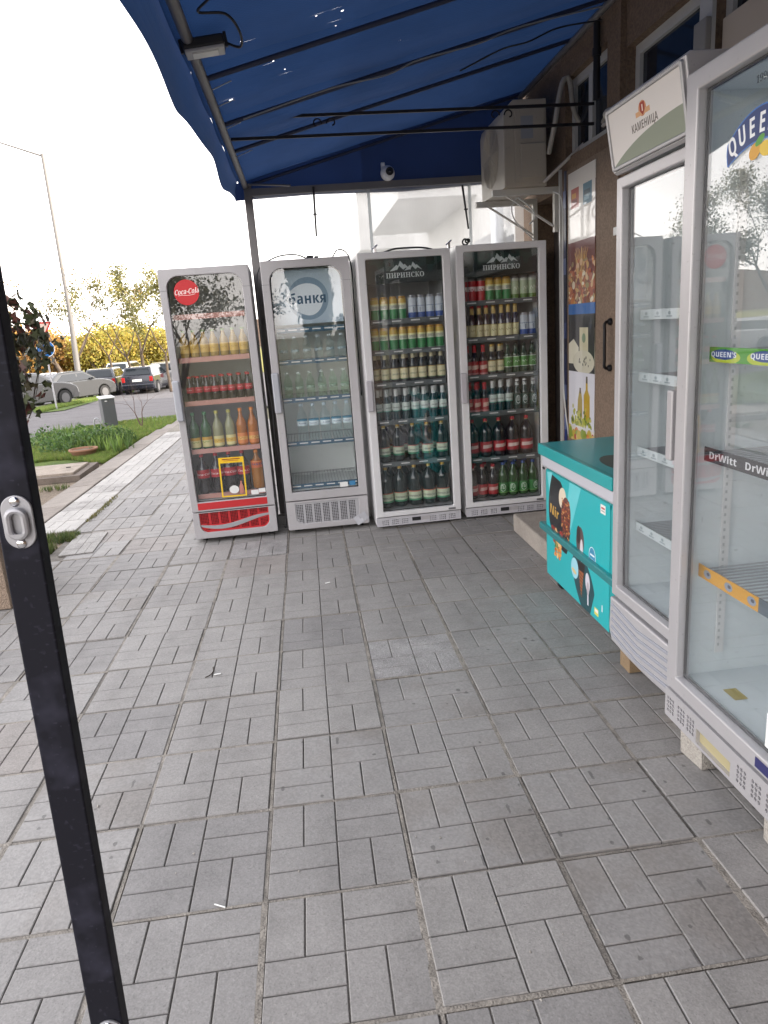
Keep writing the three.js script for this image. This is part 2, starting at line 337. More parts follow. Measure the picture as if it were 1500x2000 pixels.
{ // far hills
  const sh = new THREE.Shape(), r = rng(12); sh.moveTo(-170, -4);
  for (let k = 0; k <= 40; k++) sh.lineTo(-170 + k * 8.5, 4.5 + 4.2 * Math.sin(k * 0.31) + 2.5 * Math.sin(k * 0.73 + 1) + r() * 0.4);
  sh.lineTo(170, -4);
  struct('hill', extr(sh, 60, 0, -230), std([0.20, 0.15, 0.13], 1, { map: tSoil }));
}

// ------------------------------------------------------------------ the shop building
const WX = 1.9;                                             // face of its street wall
const brown = std([0.235, 0.165, 0.115], 0.92, { map: tRender, bumpMap: tRenderBump, bumpScale: 0.004, m: true });
const brownDark = std([0.10, 0.068, 0.05], 0.92, { map: tRender, bumpMap: tRenderBump, bumpScale: 0.004, m: true });
const pvc = std([0.62, 0.62, 0.61], 0.35, { map: tDirt, m: true });
{
  const b = thing('shop_building', 'brown rendered shop building with white framed windows above the coolers', 'building', [0, 0, 0]);
  const W = [];
  const wall = (z0, z1, y0, y1, x0 = WX, x1 = WX + 0.22) => W.push(span(x0, x1, y0, y1, z0, z1));
  // openings: windows W1, W2 (y 1.95..2.86), door (y 0.13..2.42), transom (2.5..2.98), recess left of the door
  wall(-1.25, 9, 0, 9.5);
  wall(-3.30, -1.25, 0, 1.95); wall(-3.30, -1.25, 2.86, 9.5);
  wall(-3.38, -3.30, 0, 9.5);
  wall(-4.16, -3.38, 0, 1.95); wall(-4.16, -3.38, 2.86, 9.5);
  wall(-4.22, -4.16, 0, 9.5);
  wall(-5.10, -4.22, 2.42, 2.5); wall(-5.10, -4.22, 2.98, 9.5); wall(-5.10, -4.22, 0, 0.125);
  wall(-4.42, -4.22, 2.5, 2.98); 
  wall(-5.16, -5.10, 0, 9.5);
  wall(-5.80, -5.16, 2.32, 9.5); wall(-5.80, -5.16, 0, 0.125);
  wall(-6.30, -5.80, 0, 9.5);
  part('wall', W, brown, b);
  part('building_core', span(WX + 1.1, 12, 0, 9.6, -6.3, 9), brownDark, b);
  part('room_floor', [span(WX + 0.22, WX + 1.1, 0, 0.12, -6.3, 9), span(WX + 0.22, WX + 1.1, 3.05, 3.2, -6.3, 9)], brownDark, b);
  part('end_wall', span(WX + 0.22, WX + 1.1, 0, 9.6, -6.3, -6.1), brown, b);
  part('roof', span(WX - 0.3, 12.2, 9.61, 9.85, -6.6, 9.2), brownDark, b);
  // pilaster strips of the facade
  part('pilaster', span(WX - 0.035, WX - 0.001, 2.44, 3.6, -4.20, -4.17), brown, b);
  // windows
  const win = (z0, z1, y0, y1, mid = []) => {
    const w = part('window', [span(WX + 0.05, WX + 0.11, y0, y0 + 0.05, z0, z1), span(WX + 0.05, WX + 0.11, y1 - 0.05, y1, z0, z1), span(WX + 0.049, WX + 0.112, y0 + 0.05, y1 - 0.05, z0, z0 + 0.05), span(WX + 0.049, WX + 0.112, y0 + 0.05, y1 - 0.05, z1 - 0.05, z1),
      ...mid.map((z) => span(WX + 0.047, WX + 0.113, y0 + 0.05, y1 - 0.05, z - 0.03, z + 0.03))], pvc, b);
    part('pane', span(WX + 0.07, WX + 0.075, y0 + 0.05, y1 - 0.05, z0 + 0.05, z1 - 0.05), M.darkGlass, w);
    return w;
  };
  win(-4.16, -3.38, 1.95, 2.86); win(-3.30, -1.25, 1.95, 2.86, [-2.3]); win(-5.10, -4.42, 2.5, 2.98, [-4.78]);
  part('mullion_cover', span(WX - 0.02, WX - 0.001, 1.95, 2.9, -3.39, -3.29), pvc, b);
  part('blind', span(WX + 0.020, WX + 0.03, 2.30, 2.66, -3.27, -1.3), std([0.58, 0.50, 0.42], 0.8), b);
  part('window_sill', span(WX - 0.05, WX + 0.04, 1.905, 1.948, -4.2, -1.2), pvc, b);
  // door with its pull handle; blue and grey frame on its left
  const d = part('door', span(WX - 0.012, WX + 0.03, 0.135, 2.415, -5.045, -4.225), std([0.26, 0.19, 0.14], 0.75, { map: tRender, m: true }), b);
  part('handle', [hose([V(WX - 0.015, 1.42, -4.30), V(WX - 0.055, 1.415, -4.29), V(WX - 0.06, 1.36, -4.285), V(WX - 0.06, 1.20, -4.285), V(WX - 0.055, 1.145, -4.29), V(WX - 0.015, 1.14, -4.30)], 0.010, 30, 6),
    new THREE.SphereGeometry(0.022, 10, 8).translate(WX - 0.018, 1.42, -4.30), new THREE.SphereGeometry(0.022, 10, 8).translate(WX - 0.018, 1.14, -4.30)], M.iron, d);
  const tCheck = paint(64, 512, (c) => { const r = rng(3); for (let k = 0; k < 16; k++) { c.fillStyle = ['#16234f', '#3d4a78', '#0e1738', '#5b6890', '#1b2c66'][(r() * 5) | 0]; c.fillRect(0, k * 32, 64, 32); } });
  const fr = part('door_frame', [span(WX - 0.02, WX + 0.02, 0.13, 2.42, -5.075, -5.047)], std([0.10, 0.11, 0.16], 0.5), b);
  const chk = part('frame_sticker', new THREE.PlaneGeometry(0.05, 1.75).rotateY(-Math.PI / 2).translate(WX - 0.022, 1.42, -5.062), std(0xffffff, 0.4, { map: tCheck }), fr);
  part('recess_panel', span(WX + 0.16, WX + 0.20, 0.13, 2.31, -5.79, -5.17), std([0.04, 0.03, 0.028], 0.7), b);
  part('jamb', span(WX - 0.018, WX + 0.10, 0.13, 2.45, -5.185, -5.162), pvc, b);
  // black rain pipe
  part('rain_pipe', [rod(V(WX - 0.03, 2.70, -4.50), V(WX - 0.03, 3.6, -4.50), 0.02, 0.02, 12), rod(V(WX - 0.03, 2.93, -4.50), V(WX - 0.03, 2.97, -4.50), 0.026, 0.026, 12)], M.black, b);
}
{ // poster on the door: print only
  const t = paint(256, 1024, (c, w, h) => {
    const r = rng(8), Y = (y) => (2.385 - y) / (2.385 - 0.60) * h;
    c.fillStyle = '#e9e4dd'; c.fillRect(0, 0, w, h);
    c.fillStyle = '#b4544a'; c.fillRect(30, Y(2.28), 76, 70); c.fillStyle = '#d8a04a'; c.fillRect(38, Y(2.25), 40, 18); c.fillStyle = '#7e2f2c'; c.fillRect(40, Y(2.21), 50, 14);
    c.fillStyle = '#4d7f96'; c.fillRect(146, Y(2.28), 80, 72); c.fillStyle = '#2e5568'; c.fillRect(152, Y(2.24), 60, 16); c.fillStyle = '#8fb9c9'; c.fillRect(156, Y(2.20), 44, 12);
    let a = Y(1.945), b = Y(1.545); c.fillStyle = '#6d3430'; c.fillRect(0, a, w, b - a);
    for (let k = 0; k < 40; k++) { c.strokeStyle = ['#c99a4a', '#e0b862', '#b58336'][(r() * 3) | 0]; c.lineWidth = 3; c.beginPath(); c.moveTo(110 + r() * 40, b - 80); c.lineTo(60 + r() * 140, a + 20 + r() * 40); c.stroke(); }
    for (let k = 0; k < 260; k++) { const y = a + 70 + Math.pow(r(), 0.6) * (b - a - 70), x = r() * w; c.fillStyle = ['#a4472c', '#c97a3a', '#d9b48a', '#8c5a30', '#e6dcc4', '#7b2f28', '#b0562f', '#9a8b60', '#caa25c'][(r() * 9) | 0]; c.beginPath(); c.ellipse(x, y, 5 + r() * 16, 4 + r() * 12, r() * 3, 0, 7); c.fill(); }
    c.fillStyle = '#1467b4'; c.fillRect(0, b, w, Y(1.475) - b);
    a = Y(1.475); b = Y(1.088); c.fillStyle = '#14171f'; c.fillRect(0, a, w, b - a);
    c.fillStyle = '#d9d2b0'; c.fillRect(112, a + 50, 84, 130); c.fillStyle = '#8aa082'; c.beginPath(); c.arc(154, a + 90, 18, 0, 7); c.fill();
    c.fillStyle = '#e4dfc8'; c.beginPath(); c.moveTo(0, b - 108); c.lineTo(52, b - 128); c.lineTo(104, b - 96); c.lineTo(100, b - 30); c.lineTo(0, b - 30); c.fill();
    c.fillStyle = '#d8d3bd'; c.beginPath(); c.ellipse(150, b - 40, 104, 46, 0, 0, 7); c.fill(); c.fillStyle = '#3c3a34'; for (let k = 0; k < 16; k++) c.fillRect(95 + r() * 120, b - 66 + r() * 40, 6, 8);
    a = b; b = Y(0.70); c.fillStyle = '#e6e6ee'; c.fillRect(0, a, w, b - a);
    c.fillStyle = '#c8a418'; c.beginPath(); c.moveTo(176, a + 20); c.lineTo(192, a + 20); c.lineTo(194, a + 66); c.lineTo(214, a + 90); c.lineTo(212, b - 22); c.lineTo(156, b - 22); c.lineTo(154, a + 90); c.lineTo(174, a + 66); c.fill();
    c.fillStyle = '#a89022'; c.beginPath(); c.moveTo(112, a + 70); c.lineTo(126, a + 70); c.lineTo(140, a + 110); c.lineTo(140, b - 18); c.lineTo(84, b - 18); c.lineTo(96, a + 110); c.fill(); c.fillStyle = '#4a3a18'; c.fillRect(176, a + 14, 16, 26); c.fillRect(112, a + 62, 14, 22);
    for (let k = 0; k < 90; k++) { c.fillStyle = ['#93a01c', '#b6bb3c', '#5e7418', '#c8c45a'][(r() * 4) | 0]; c.beginPath(); c.ellipse(24 + r() * 204, b - 12 - r() * r() * 80, 9, 7, r() * 3, 0, 7); c.fill(); }
    for (let k = 0; k < 60; k++) { c.fillStyle = ['#b23a22', '#d8823c', '#c9b23a', '#8aa02c', '#e0c27a'][(r() * 5) | 0]; c.beginPath(); c.arc(r() * w, b + 12 + r() * 50, 10 + r() * 12, 0, 7); c.fill(); }
  });
  solo('poster', [new THREE.BoxGeometry(0.46, 1.785, 0.004).rotateY(-Math.PI / 2).translate(WX - 0.016, 1.4925, -4.77)], [0].map(() => std(0xffffff, 0.35, { map: t, clearcoat: 1, clearcoatRoughness: 0.03, ior: 1.6 }))[0], 'tall glossy food poster with cheese and olive oil pictures on the door', 'poster');
  solo('doorstep', rspan(1.375, 1.86, 0.0, 0.13, -4.765, -3.55, 0.012), std([0.52, 0.47, 0.42], 0.88, { map: tConcrete, bumpMap: tConcreteBump, bumpScale: 0.003, m: true }), 'low concrete doorstep behind the turquoise freezer', 'step');
  solo('junction_box', rspan(WX - 0.05, WX - 0.021, 2.50, 2.68, -3.385, -3.285, 0.006), std([0.30, 0.29, 0.28], 0.6), 'grey metal box fixed on the window mullion', 'box');
}
{ // the next building up the street, seen through the clear curtain
  const b = thing('neighbour_building', 'white building up the street with balconies, behind the clear curtain', 'building');
  const wm = std([0.80, 0.79, 0.79], 0.85, { map: tRender, m: true }), gm = std([0.42, 0.42, 0.44], 0.8, { map: tRender, m: true });
  part('wall', [span(2.35, 12, 0, 9.8, -24, -6.62)], wm, b);
  for (let f = 0; f < 3; f++) for (const z of [-9.4, -15.2]) {
    const y = 3.0 + f * 2.85;
    const bal = part('balcony', [span(1.35, 2.349, y, y + 0.16, z - 3.6, z), span(1.35, 1.42, y + 0.16, y + 1.1, z - 3.6, z), span(1.42, 2.349, y + 0.16, y + 1.1, z - 0.07, z), span(1.42, 2.349, y + 0.16, y + 1.1, z - 3.6, z - 3.53)], wm, b);
  }
  for (let f = 0; f < 3; f++) for (const z of [-7.6, -11.2, -14.2, -17, -20]) {
    const y = 0.9 + f * 2.85; const w = part('window', [span(2.30, 2.348, y, y + 1.5, z - 1.2, z)], pvc, b);
    part('pane', [span(2.288, 2.299, y + 0.08, y + 1.42, z - 1.12, z - 0.64), span(2.288, 2.299, y + 0.08, y + 1.42, z - 0.56, z - 0.08)], M.darkGlass, w);
  }
  part('ground_floor_panel', [span(2.20, 2.34, 0, 2.4, -9.0, -8.2), span(2.20, 2.34, 0, 2.9, -6.95, -6.64)], gm, b);
  part('downpipe', rod(V(2.22, 0, -8.02), V(2.22, 9.5, -8.02), 0.07, 0.07, 14), std([0.60, 0.62, 0.66], 0.35, { metalness: 0.4 }), b);
}

// ------------------------------------------------------------------ the awning
const AX = -0.35, AY = 2.61, AS = (3.16 - 2.61) / (WX - AX), GZ = -5.93;
const slopeY = (x) => AY + (x - AX) * AS;
{
  const aw = thing('awning', 'large blue fabric awning on a metal frame over the pavement', 'awning');
  const blue = std([0.022, 0.060, 0.170], 0.95, { map: tFabric, specularIntensity: 0.3, transmission: 0.26, thickness: 0, side: THREE.DoubleSide });
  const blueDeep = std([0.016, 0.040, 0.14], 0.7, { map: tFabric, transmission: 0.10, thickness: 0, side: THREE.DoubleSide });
  const ribs = [0.9, -0.3, -1.4, -2.5, -3.55, -4.27, -4.86, GZ];
  // roof cloth: fine grid that sags between the ribs, with pin holes
  const holes = [[-0.132, -3.364, 6], [-0.231, -3.96, 13], [0.185, -3.322, 5], [0.299, -3.361, 8], [0.279, -3.535, 4], [-0.008, -3.69, 5], [0.042, -3.809, 4], [0.62, -3.9, 3]];
  const pos = [], uv = [], NX = 30, NZ = 104, zA = 2.2, zB = GZ - 0.05;
  const sag = (x, z) => { let s = 0; for (let k = 0; k + 1 < ribs.length; k++) if (z <= ribs[k] && z >= ribs[k + 1]) { const t = (ribs[k] - z) / (ribs[k] - ribs[k + 1]); s = Math.sin(Math.PI * t) * 0.028; } return s; };
  const pt = (x, z) => [x, slopeY(x) + 0.022 - sag(x, z) + 0.004 * Math.sin(x * 9 + z * 3), z];
  const put = (...P) => { for (const p of P) { pos.push(...p); uv.push(p[0], p[2]); } };
  for (let i = 0; i < NX; i++) for (let j = 0; j < NZ; j++) {
    const x0 = AX - 0.02 + (WX + 0.012 - AX) * i / NX, x1 = AX - 0.02 + (WX + 0.012 - AX) * (i + 1) / NX, z0 = zA + (zB - zA) * j / NZ, z1 = zA + (zB - zA) * (j + 1) / NZ;
    const h = holes.find(([hx, hz]) => hx >= x0 && hx < x1 && hz <= z0 && hz > z1);
    if (!h) { const a = pt(x0, z0), b = pt(x1, z0), c = pt(x1, z1), d = pt(x0, z1); put(a, b, c, a, c, d); continue; }
    const r = h[2] / 1000, cx = Math.min(x1 - r - 0.001, Math.max(x0 + r + 0.001, h[0])), cz = Math.min(z0 - r - 0.001, Math.max(z1 + r + 0.001, h[1]));
    const sq = [[x0, z0], [(x0 + x1) / 2, z0], [x1, z0], [x1, (z0 + z1) / 2], [x1, z1], [(x0 + x1) / 2, z1], [x0, z1], [x0, (z0 + z1) / 2]];
    const ci = sq.map(([sx, sz]) => { const dx = sx - cx, dz = sz - cz, l = Math.hypot(dx, dz); return [cx + dx / l * r, cz + dz / l * r]; });
    for (let k = 0; k < 8; k++) { const n = (k + 1) % 8, a = pt(...sq[k]), b = pt(...sq[n]), c = pt(...ci[n]), d = pt(...ci[k]); put(a, b, c, a, c, d); }
  }
  const g = new THREE.BufferGeometry(); g.setAttribute('position', new THREE.Float32BufferAttribute(pos, 3)); g.setAttribute('uv', new THREE.Float32BufferAttribute(uv, 2)); g.computeVertexNormals();
  part('roof_cloth', g, blue, aw);
  // hanging valance on the street side, wavy at its lower edge
  const vp = [], vu = [], NV = 120;
  const low = (z) => 2.40 + 0.075 * Math.max(0, (-z - 3.2) / 2.7) + 0.022 * Math.sin(z * 2.9 + 0.6) + 0.012 * Math.sin(z * 6.7);
  const vpt = (z, t) => { const y = (AY + 0.035) * (1 - t) + low(z) * t; return [AX - 0.028 - 0.03 * Math.sin(t * 2.2) + 0.012 * t * Math.sin(z * 4.1), y, z]; };
  for (let j = 0; j < NV; j++) for (let k = 0; k < 6; k++) {
    const z0 = zA + (zB - zA) * j / NV, z1 = zA + (zB - zA) * (j + 1) / NV, a = vpt(z0, k / 6), b = vpt(z0, (k + 1) / 6), c = vpt(z1, (k + 1) / 6), d = vpt(z1, k / 6);
    for (const p of [a, b, c, a, c, d]) { vp.push(...p); vu.push(p[2], p[1]); }
  }
  const vg = new THREE.BufferGeometry(); vg.setAttribute('position', new THREE.Float32BufferAttribute(vp, 3)); vg.setAttribute('uv', new THREE.Float32BufferAttribute(vu, 2)); vg.computeVertexNormals();
  part('valance', vg, blue, aw);
  // far gable cloth
  const gs = new THREE.Shape(); gs.moveTo(AX - 0.06, 2.50); gs.lineTo(0.2, 2.515); gs.lineTo(0.9, 2.50); gs.lineTo(1.88, 2.53); gs.lineTo(1.88, slopeY(1.88) + 0.022); gs.lineTo(AX - 0.06, slopeY(AX - 0.06) + 0.022);
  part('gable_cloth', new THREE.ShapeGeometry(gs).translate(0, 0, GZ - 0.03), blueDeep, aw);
  // frame
  part('edge_tube', rod(V(AX + 0.03, AY - 0.02, 2.2), V(AX + 0.03, AY - 0.02, GZ), 0.022, 0.022, 10), M.postGrey, aw);
  part('wall_tube', rod(V(WX - 0.05, slopeY(WX) - 0.04, 2.2), V(WX - 0.05, slopeY(WX) - 0.04, GZ), 0.02, 0.02, 10), M.postGrey, aw);
  for (const z of ribs) part('rafter', rod(V(AX + 0.03, AY - 0.015, z), V(WX - 0.02, slopeY(WX) - 0.015, z), 0.012, 0.012, 8), M.rafter, aw);
  part('gable_bar', bar(V(AX + 0.04, 2.545, GZ + 0.02), V(1.88, 2.555, GZ + 0.02), 0.035, 0.05), M.postGrey, aw);
  part('brace', rod(V(AX + 0.06, 2.60, GZ + 0.05), V(0.02, 2.53, GZ + 0.3), 0.008), M.postGrey, aw);
  const post = part('post', rspan(-0.335, -0.275, 0, AY, GZ - 0.03, GZ + 0.03, 0.005), M.postGrey, aw);
  part('post_plate', span(-0.37, -0.24, 0.0, 0.012, GZ - 0.07, GZ + 0.07), M.postGrey, post);
  const beam = (z, y0, y1) => {
    const t = part('iron_beam', [bar(V(AX + 0.05, y0, z), V(WX - 0.005, y0 - 0.01, z), 0.014, 0.016), bar(V(AX + 0.05, y1, z), V(WX - 0.005, y1 - 0.01, z), 0.014, 0.016)], M.iron, aw);
    const sc = [];
    for (const cx of [0.25, 1.32]) for (const s of [-1, 1]) {
      const P = []; for (let k = 0; k <= 26; k++) { const a = k / 26 * 4.6, r = 0.034 - 0.0052 * a; P.push(V(cx + s * (0.045 - r * Math.cos(a) * 0.9 ), (y0 + y1) / 2 + 0.006 + r * Math.sin(a), z)); }
      sc.push(hose(P, 0.0045, 40, 5));
    }
    part('scroll', sc, M.iron, t);
  };
  beam(-4.6, 2.605, 2.715); beam(-1.2, 2.605, 2.715);
  for (const [x, z, u, h] of [[-0.30, -3.7, 0.09, 0.05], [-0.30, -3.95, 0.08, 0.04], [-0.30, -4.35, 0.08, 0.04], [-0.30, -5.0, 0.1, 0.05]]) part('tie_wire', rod(V(x, AY - 0.01, z), V(x + u, AY + h * 0.6, z - 0.02), 0.003, 0.003, 5), M.wire, aw);
}
{ // near post with two oval keepers on it
  const p = thing('awning_post', 'black scuffed steel post with oval metal keepers standing close by', 'post', [-0.4135, 0, -0.915]);
  p.rotation.z = -0.03;
  part('post', rspan(-0.0235, 0.0235, 0.0, 2.58, -0.006, 0.0225, 0.003), std([0.05, 0.05, 0.075], 0.6, { map: tScuff, specularIntensity: 0.35, m: true }), p);
  part('post_plate', span(-0.07, 0.07, 0.0, 0.01, -0.07, 0.07), M.black, p);
  for (const y of [1.297, 0.475]) {
    const sh = rrect(new THREE.Shape(), -0.0185, -0.034, 0.0185, 0.034, 0.0184);
    const k = part('keeper', extr(sh, 0.004, 0.001, 0.0227), M.zinc, p); k.position.set(0.004, y, 0);
    const sh2 = rrect(new THREE.Shape(), -0.0140, -0.022, 0.0140, 0.020, 0.0138); sh2.holes.push(rrect(new THREE.Path(), -0.0055, -0.0145, 0.0055, 0.012, 0.0054));
    part('keeper_eye', extr(sh2, 0.009, 0.004, 0.0268, 10), M.zinc, k);
    for (const s of [0.0265, -0.0272]) { const sc = part('screw', [new THREE.SphereGeometry(0.0065, 12, 8).scale(1, 1, 0.55).translate(0, s, 0.0268)], M.chrome, k); }
  }
}
{ // clear plastic curtain behind the coolers
  const P = [], U = [], NX = 90, NY = 20, x0 = -0.27, x1 = 1.86, y0 = 0.04, y1 = 2.53;
  const at = (i, j) => { const x = x0 + (x1 - x0) * i / NX, y = y0 + (y1 - y0) * j / NY; return [x, y, GZ - 0.002 + 0.006 * Math.sin(x * 9 + y * 1.3) + 0.004 * Math.sin(x * 23 - y * 2.1)]; };
  for (let i = 0; i < NX; i++) for (let j = 0; j < NY; j++) { const a = at(i, j), b = at(i + 1, j), c = at(i + 1, j + 1), d = at(i, j + 1); for (const q of [a, b, c, a, c, d]) { P.push(...q); U.push(q[0], q[1]); } }
  const g = new THREE.BufferGeometry(); g.setAttribute('position', new THREE.Float32BufferAttribute(P, 3)); g.setAttribute('uv', new THREE.Float32BufferAttribute(U, 2)); g.computeVertexNormals();
  const c = thing('clear_curtain', 'clear plastic curtain hanging behind the row of coolers', 'curtain');
  part('sheet', g, new THREE.MeshPhysicalMaterial({ color: lin(0.94, 0.96, 0.95), roughness: 0.58, transmission: 1, thickness: 0, ior: 1.4, side: THREE.DoubleSide }), c);
  for (const x of [0.62, 1.42]) part('welded_seam', span(x - 0.012, x + 0.012, 0.04, 2.53, GZ + 0.012, GZ + 0.014), std([0.8, 0.82, 0.82], 0.5, { transmission: 0.6, thickness: 0 }), c);
  for (const [u0, v0, u1, v1] of [[612, 365, 618, 462], [903, 362, 915, 447]]) {
    const a = onZ(u0, v0, GZ + 0.06), b = onZ(u1, v1, GZ + 0.06);
    solo('strap', [rod(a, b, 0.009, 0.007, 8), rbox(0.03, 0.012, 0.012, 0.003, (a.x * 0.45 + b.x * 0.55), a.y * 0.45 + b.y * 0.55, a.z + 0.006)], M.black, 'short black strap hanging from the awning gable above the coolers', 'strap', 'straps on the awning gable');
  }
}

// ------------------------------------------------------------------ the coolers
// local axes: x across, y up, z = 0 the face of the door, the body behind it
function holeGrid(sh, cols, rows, x0, y0, dx, dy, r, round, keep) {
  for (let i = 0; i < cols; i++) for (let j = 0; j < rows; j++) {
    const x = x0 + i * dx, y = y0 + j * dy; if (keep && !keep(x, y)) continue;
    const p = new THREE.Path();
    if (round) { for (let k = 0; k < 7; k++) { const a = -k / 7 * 2 * Math.PI; k ? p.lineTo(x + r * Math.cos(a), y + r * Math.sin(a)) : p.moveTo(x + r, y); } p.closePath(); }
    else { p.moveTo(x - r, y - r); p.lineTo(x - r, y + r); p.lineTo(x + r, y + r); p.lineTo(x + r, y - r); p.closePath(); }
    sh.holes.push(p);
  }
}
function coolerBody(t, o) {                                  // shell, lining, door frame, glass, shelves
  const { W, H, D, y0, floor, door, glass, shell, frame, liner, shelves = [], rail, feet = 0.03 } = o;
  const a = W / 2, zf = -0.052;
  part('cabinet', [rspan(-a, -a + 0.035, feet, H, -D, zf, 0.004), rspan(a - 0.035, a, feet, H, -D, zf, 0.004), span(-a + 0.035, a - 0.035, H - 0.045, H - 0.001, -D + 0.001, zf - 0.001), span(-a + 0.035, a - 0.035, feet, H - 0.045, -D + 0.001, -D + 0.03), span(-a + 0.035, a - 0.035, feet + 0.001, floor - 0.012, -D + 0.03, zf - 0.004)], shell, t);
  part('lining', [span(-a + 0.0355, -a + 0.042, floor, H - 0.0455, -D + 0.0305, zf - 0.004), span(a - 0.042, a - 0.0355, floor, H - 0.0455, -D + 0.0305, zf - 0.004), span(-a + 0.042, a - 0.042, floor, H - 0.052, -D + 0.0305, -D + 0.037), span(-a + 0.042, a - 0.042, floor - 0.0115, floor, -D + 0.0305, zf - 0.004), span(-a + 0.042, a - 0.042, H - 0.052, H - 0.0455, -D + 0.0305, zf - 0.004)], liner, t);
  const s = rrect(new THREE.Shape(), -a, y0, a, door.y1, door.r ?? 0.006, door.rt ?? 0.006);
  s.holes.push(rrect(new THREE.Path(), glass.x0, glass.y0, glass.x1, glass.y1, glass.rb, glass.rt));
  const d = part('door', extr(s, 0.048, 0.005, -0.048, 10), frame, t);
  const gs = rrect(new THREE.Shape(), glass.x0 - 0.004, glass.y0 - 0.004, glass.x1 + 0.004, glass.y1 + 0.004, glass.rb, glass.rt);
  part('glass', extr(gs, 0.005, 0, -0.026, 10), M.glass, d);
  const gk = rrect(new THREE.Shape(), glass.x0 - 0.004, glass.y0 - 0.004, glass.x1 + 0.004, glass.y1 + 0.004, glass.rb, glass.rt);
  gk.holes.push(rrect(new THREE.Path(), glass.x0 + 0.008, glass.y0 + 0.008, glass.x1 - 0.008, glass.y1 - 0.008, Math.max(0, glass.rb - 0.008), Math.max(0, glass.rt - 0.008)));
  part('gasket', extr(gk, 0.006, 0, -0.034, 10), M.black, d);
  for (const y of shelves) {
    const G = [bar(V(-a + 0.045, y - 0.006, -0.085), V(a - 0.045, y - 0.006, -0.085), 0.008, 0.008), bar(V(-a + 0.045, y - 0.006, -D + 0.05), V(a - 0.045, y - 0.006, -D + 0.05), 0.008, 0.008)];
    for (let k = 0; k < 22; k++) { const x = -a + 0.06 + (W - 0.12) * k / 21; G.push(box(0.004, 0.004, D - 0.14, x, y - 0.0021, -D / 2 - 0.015)); }
    const sh = part('shelf', G, M.wire, t);
    if (rail) {
      part('price_rail', span(-a + 0.05, a - 0.05, y - 0.026, y + 0.010, -0.080, -0.076), rail, sh);
      if (o.tags) { const T = []; for (let k = 0; k < o.tags; k++) T.push(box(W * 0.10, 0.008, 0.002, -a + 0.05 + (W - 0.1) * (k + 0.5) / o.tags, y - 0.006, -0.0745)); part('price_tag', T, M.paper, sh); }
    }
  }
  if (feet > 0) { for (const x of [-a + 0.06, a - 0.06]) for (const z of [-0.10, -D + 0.08]) part('foot', new THREE.CylinderGeometry(0.018, 0.018, feet, 10).translate(x, feet / 2, z), M.black, t); }
  return d;
}
function skew(c, f) { c.save(); c.transform(1, 0, -0.28, 1, 0, 0); f(); c.restore(); }

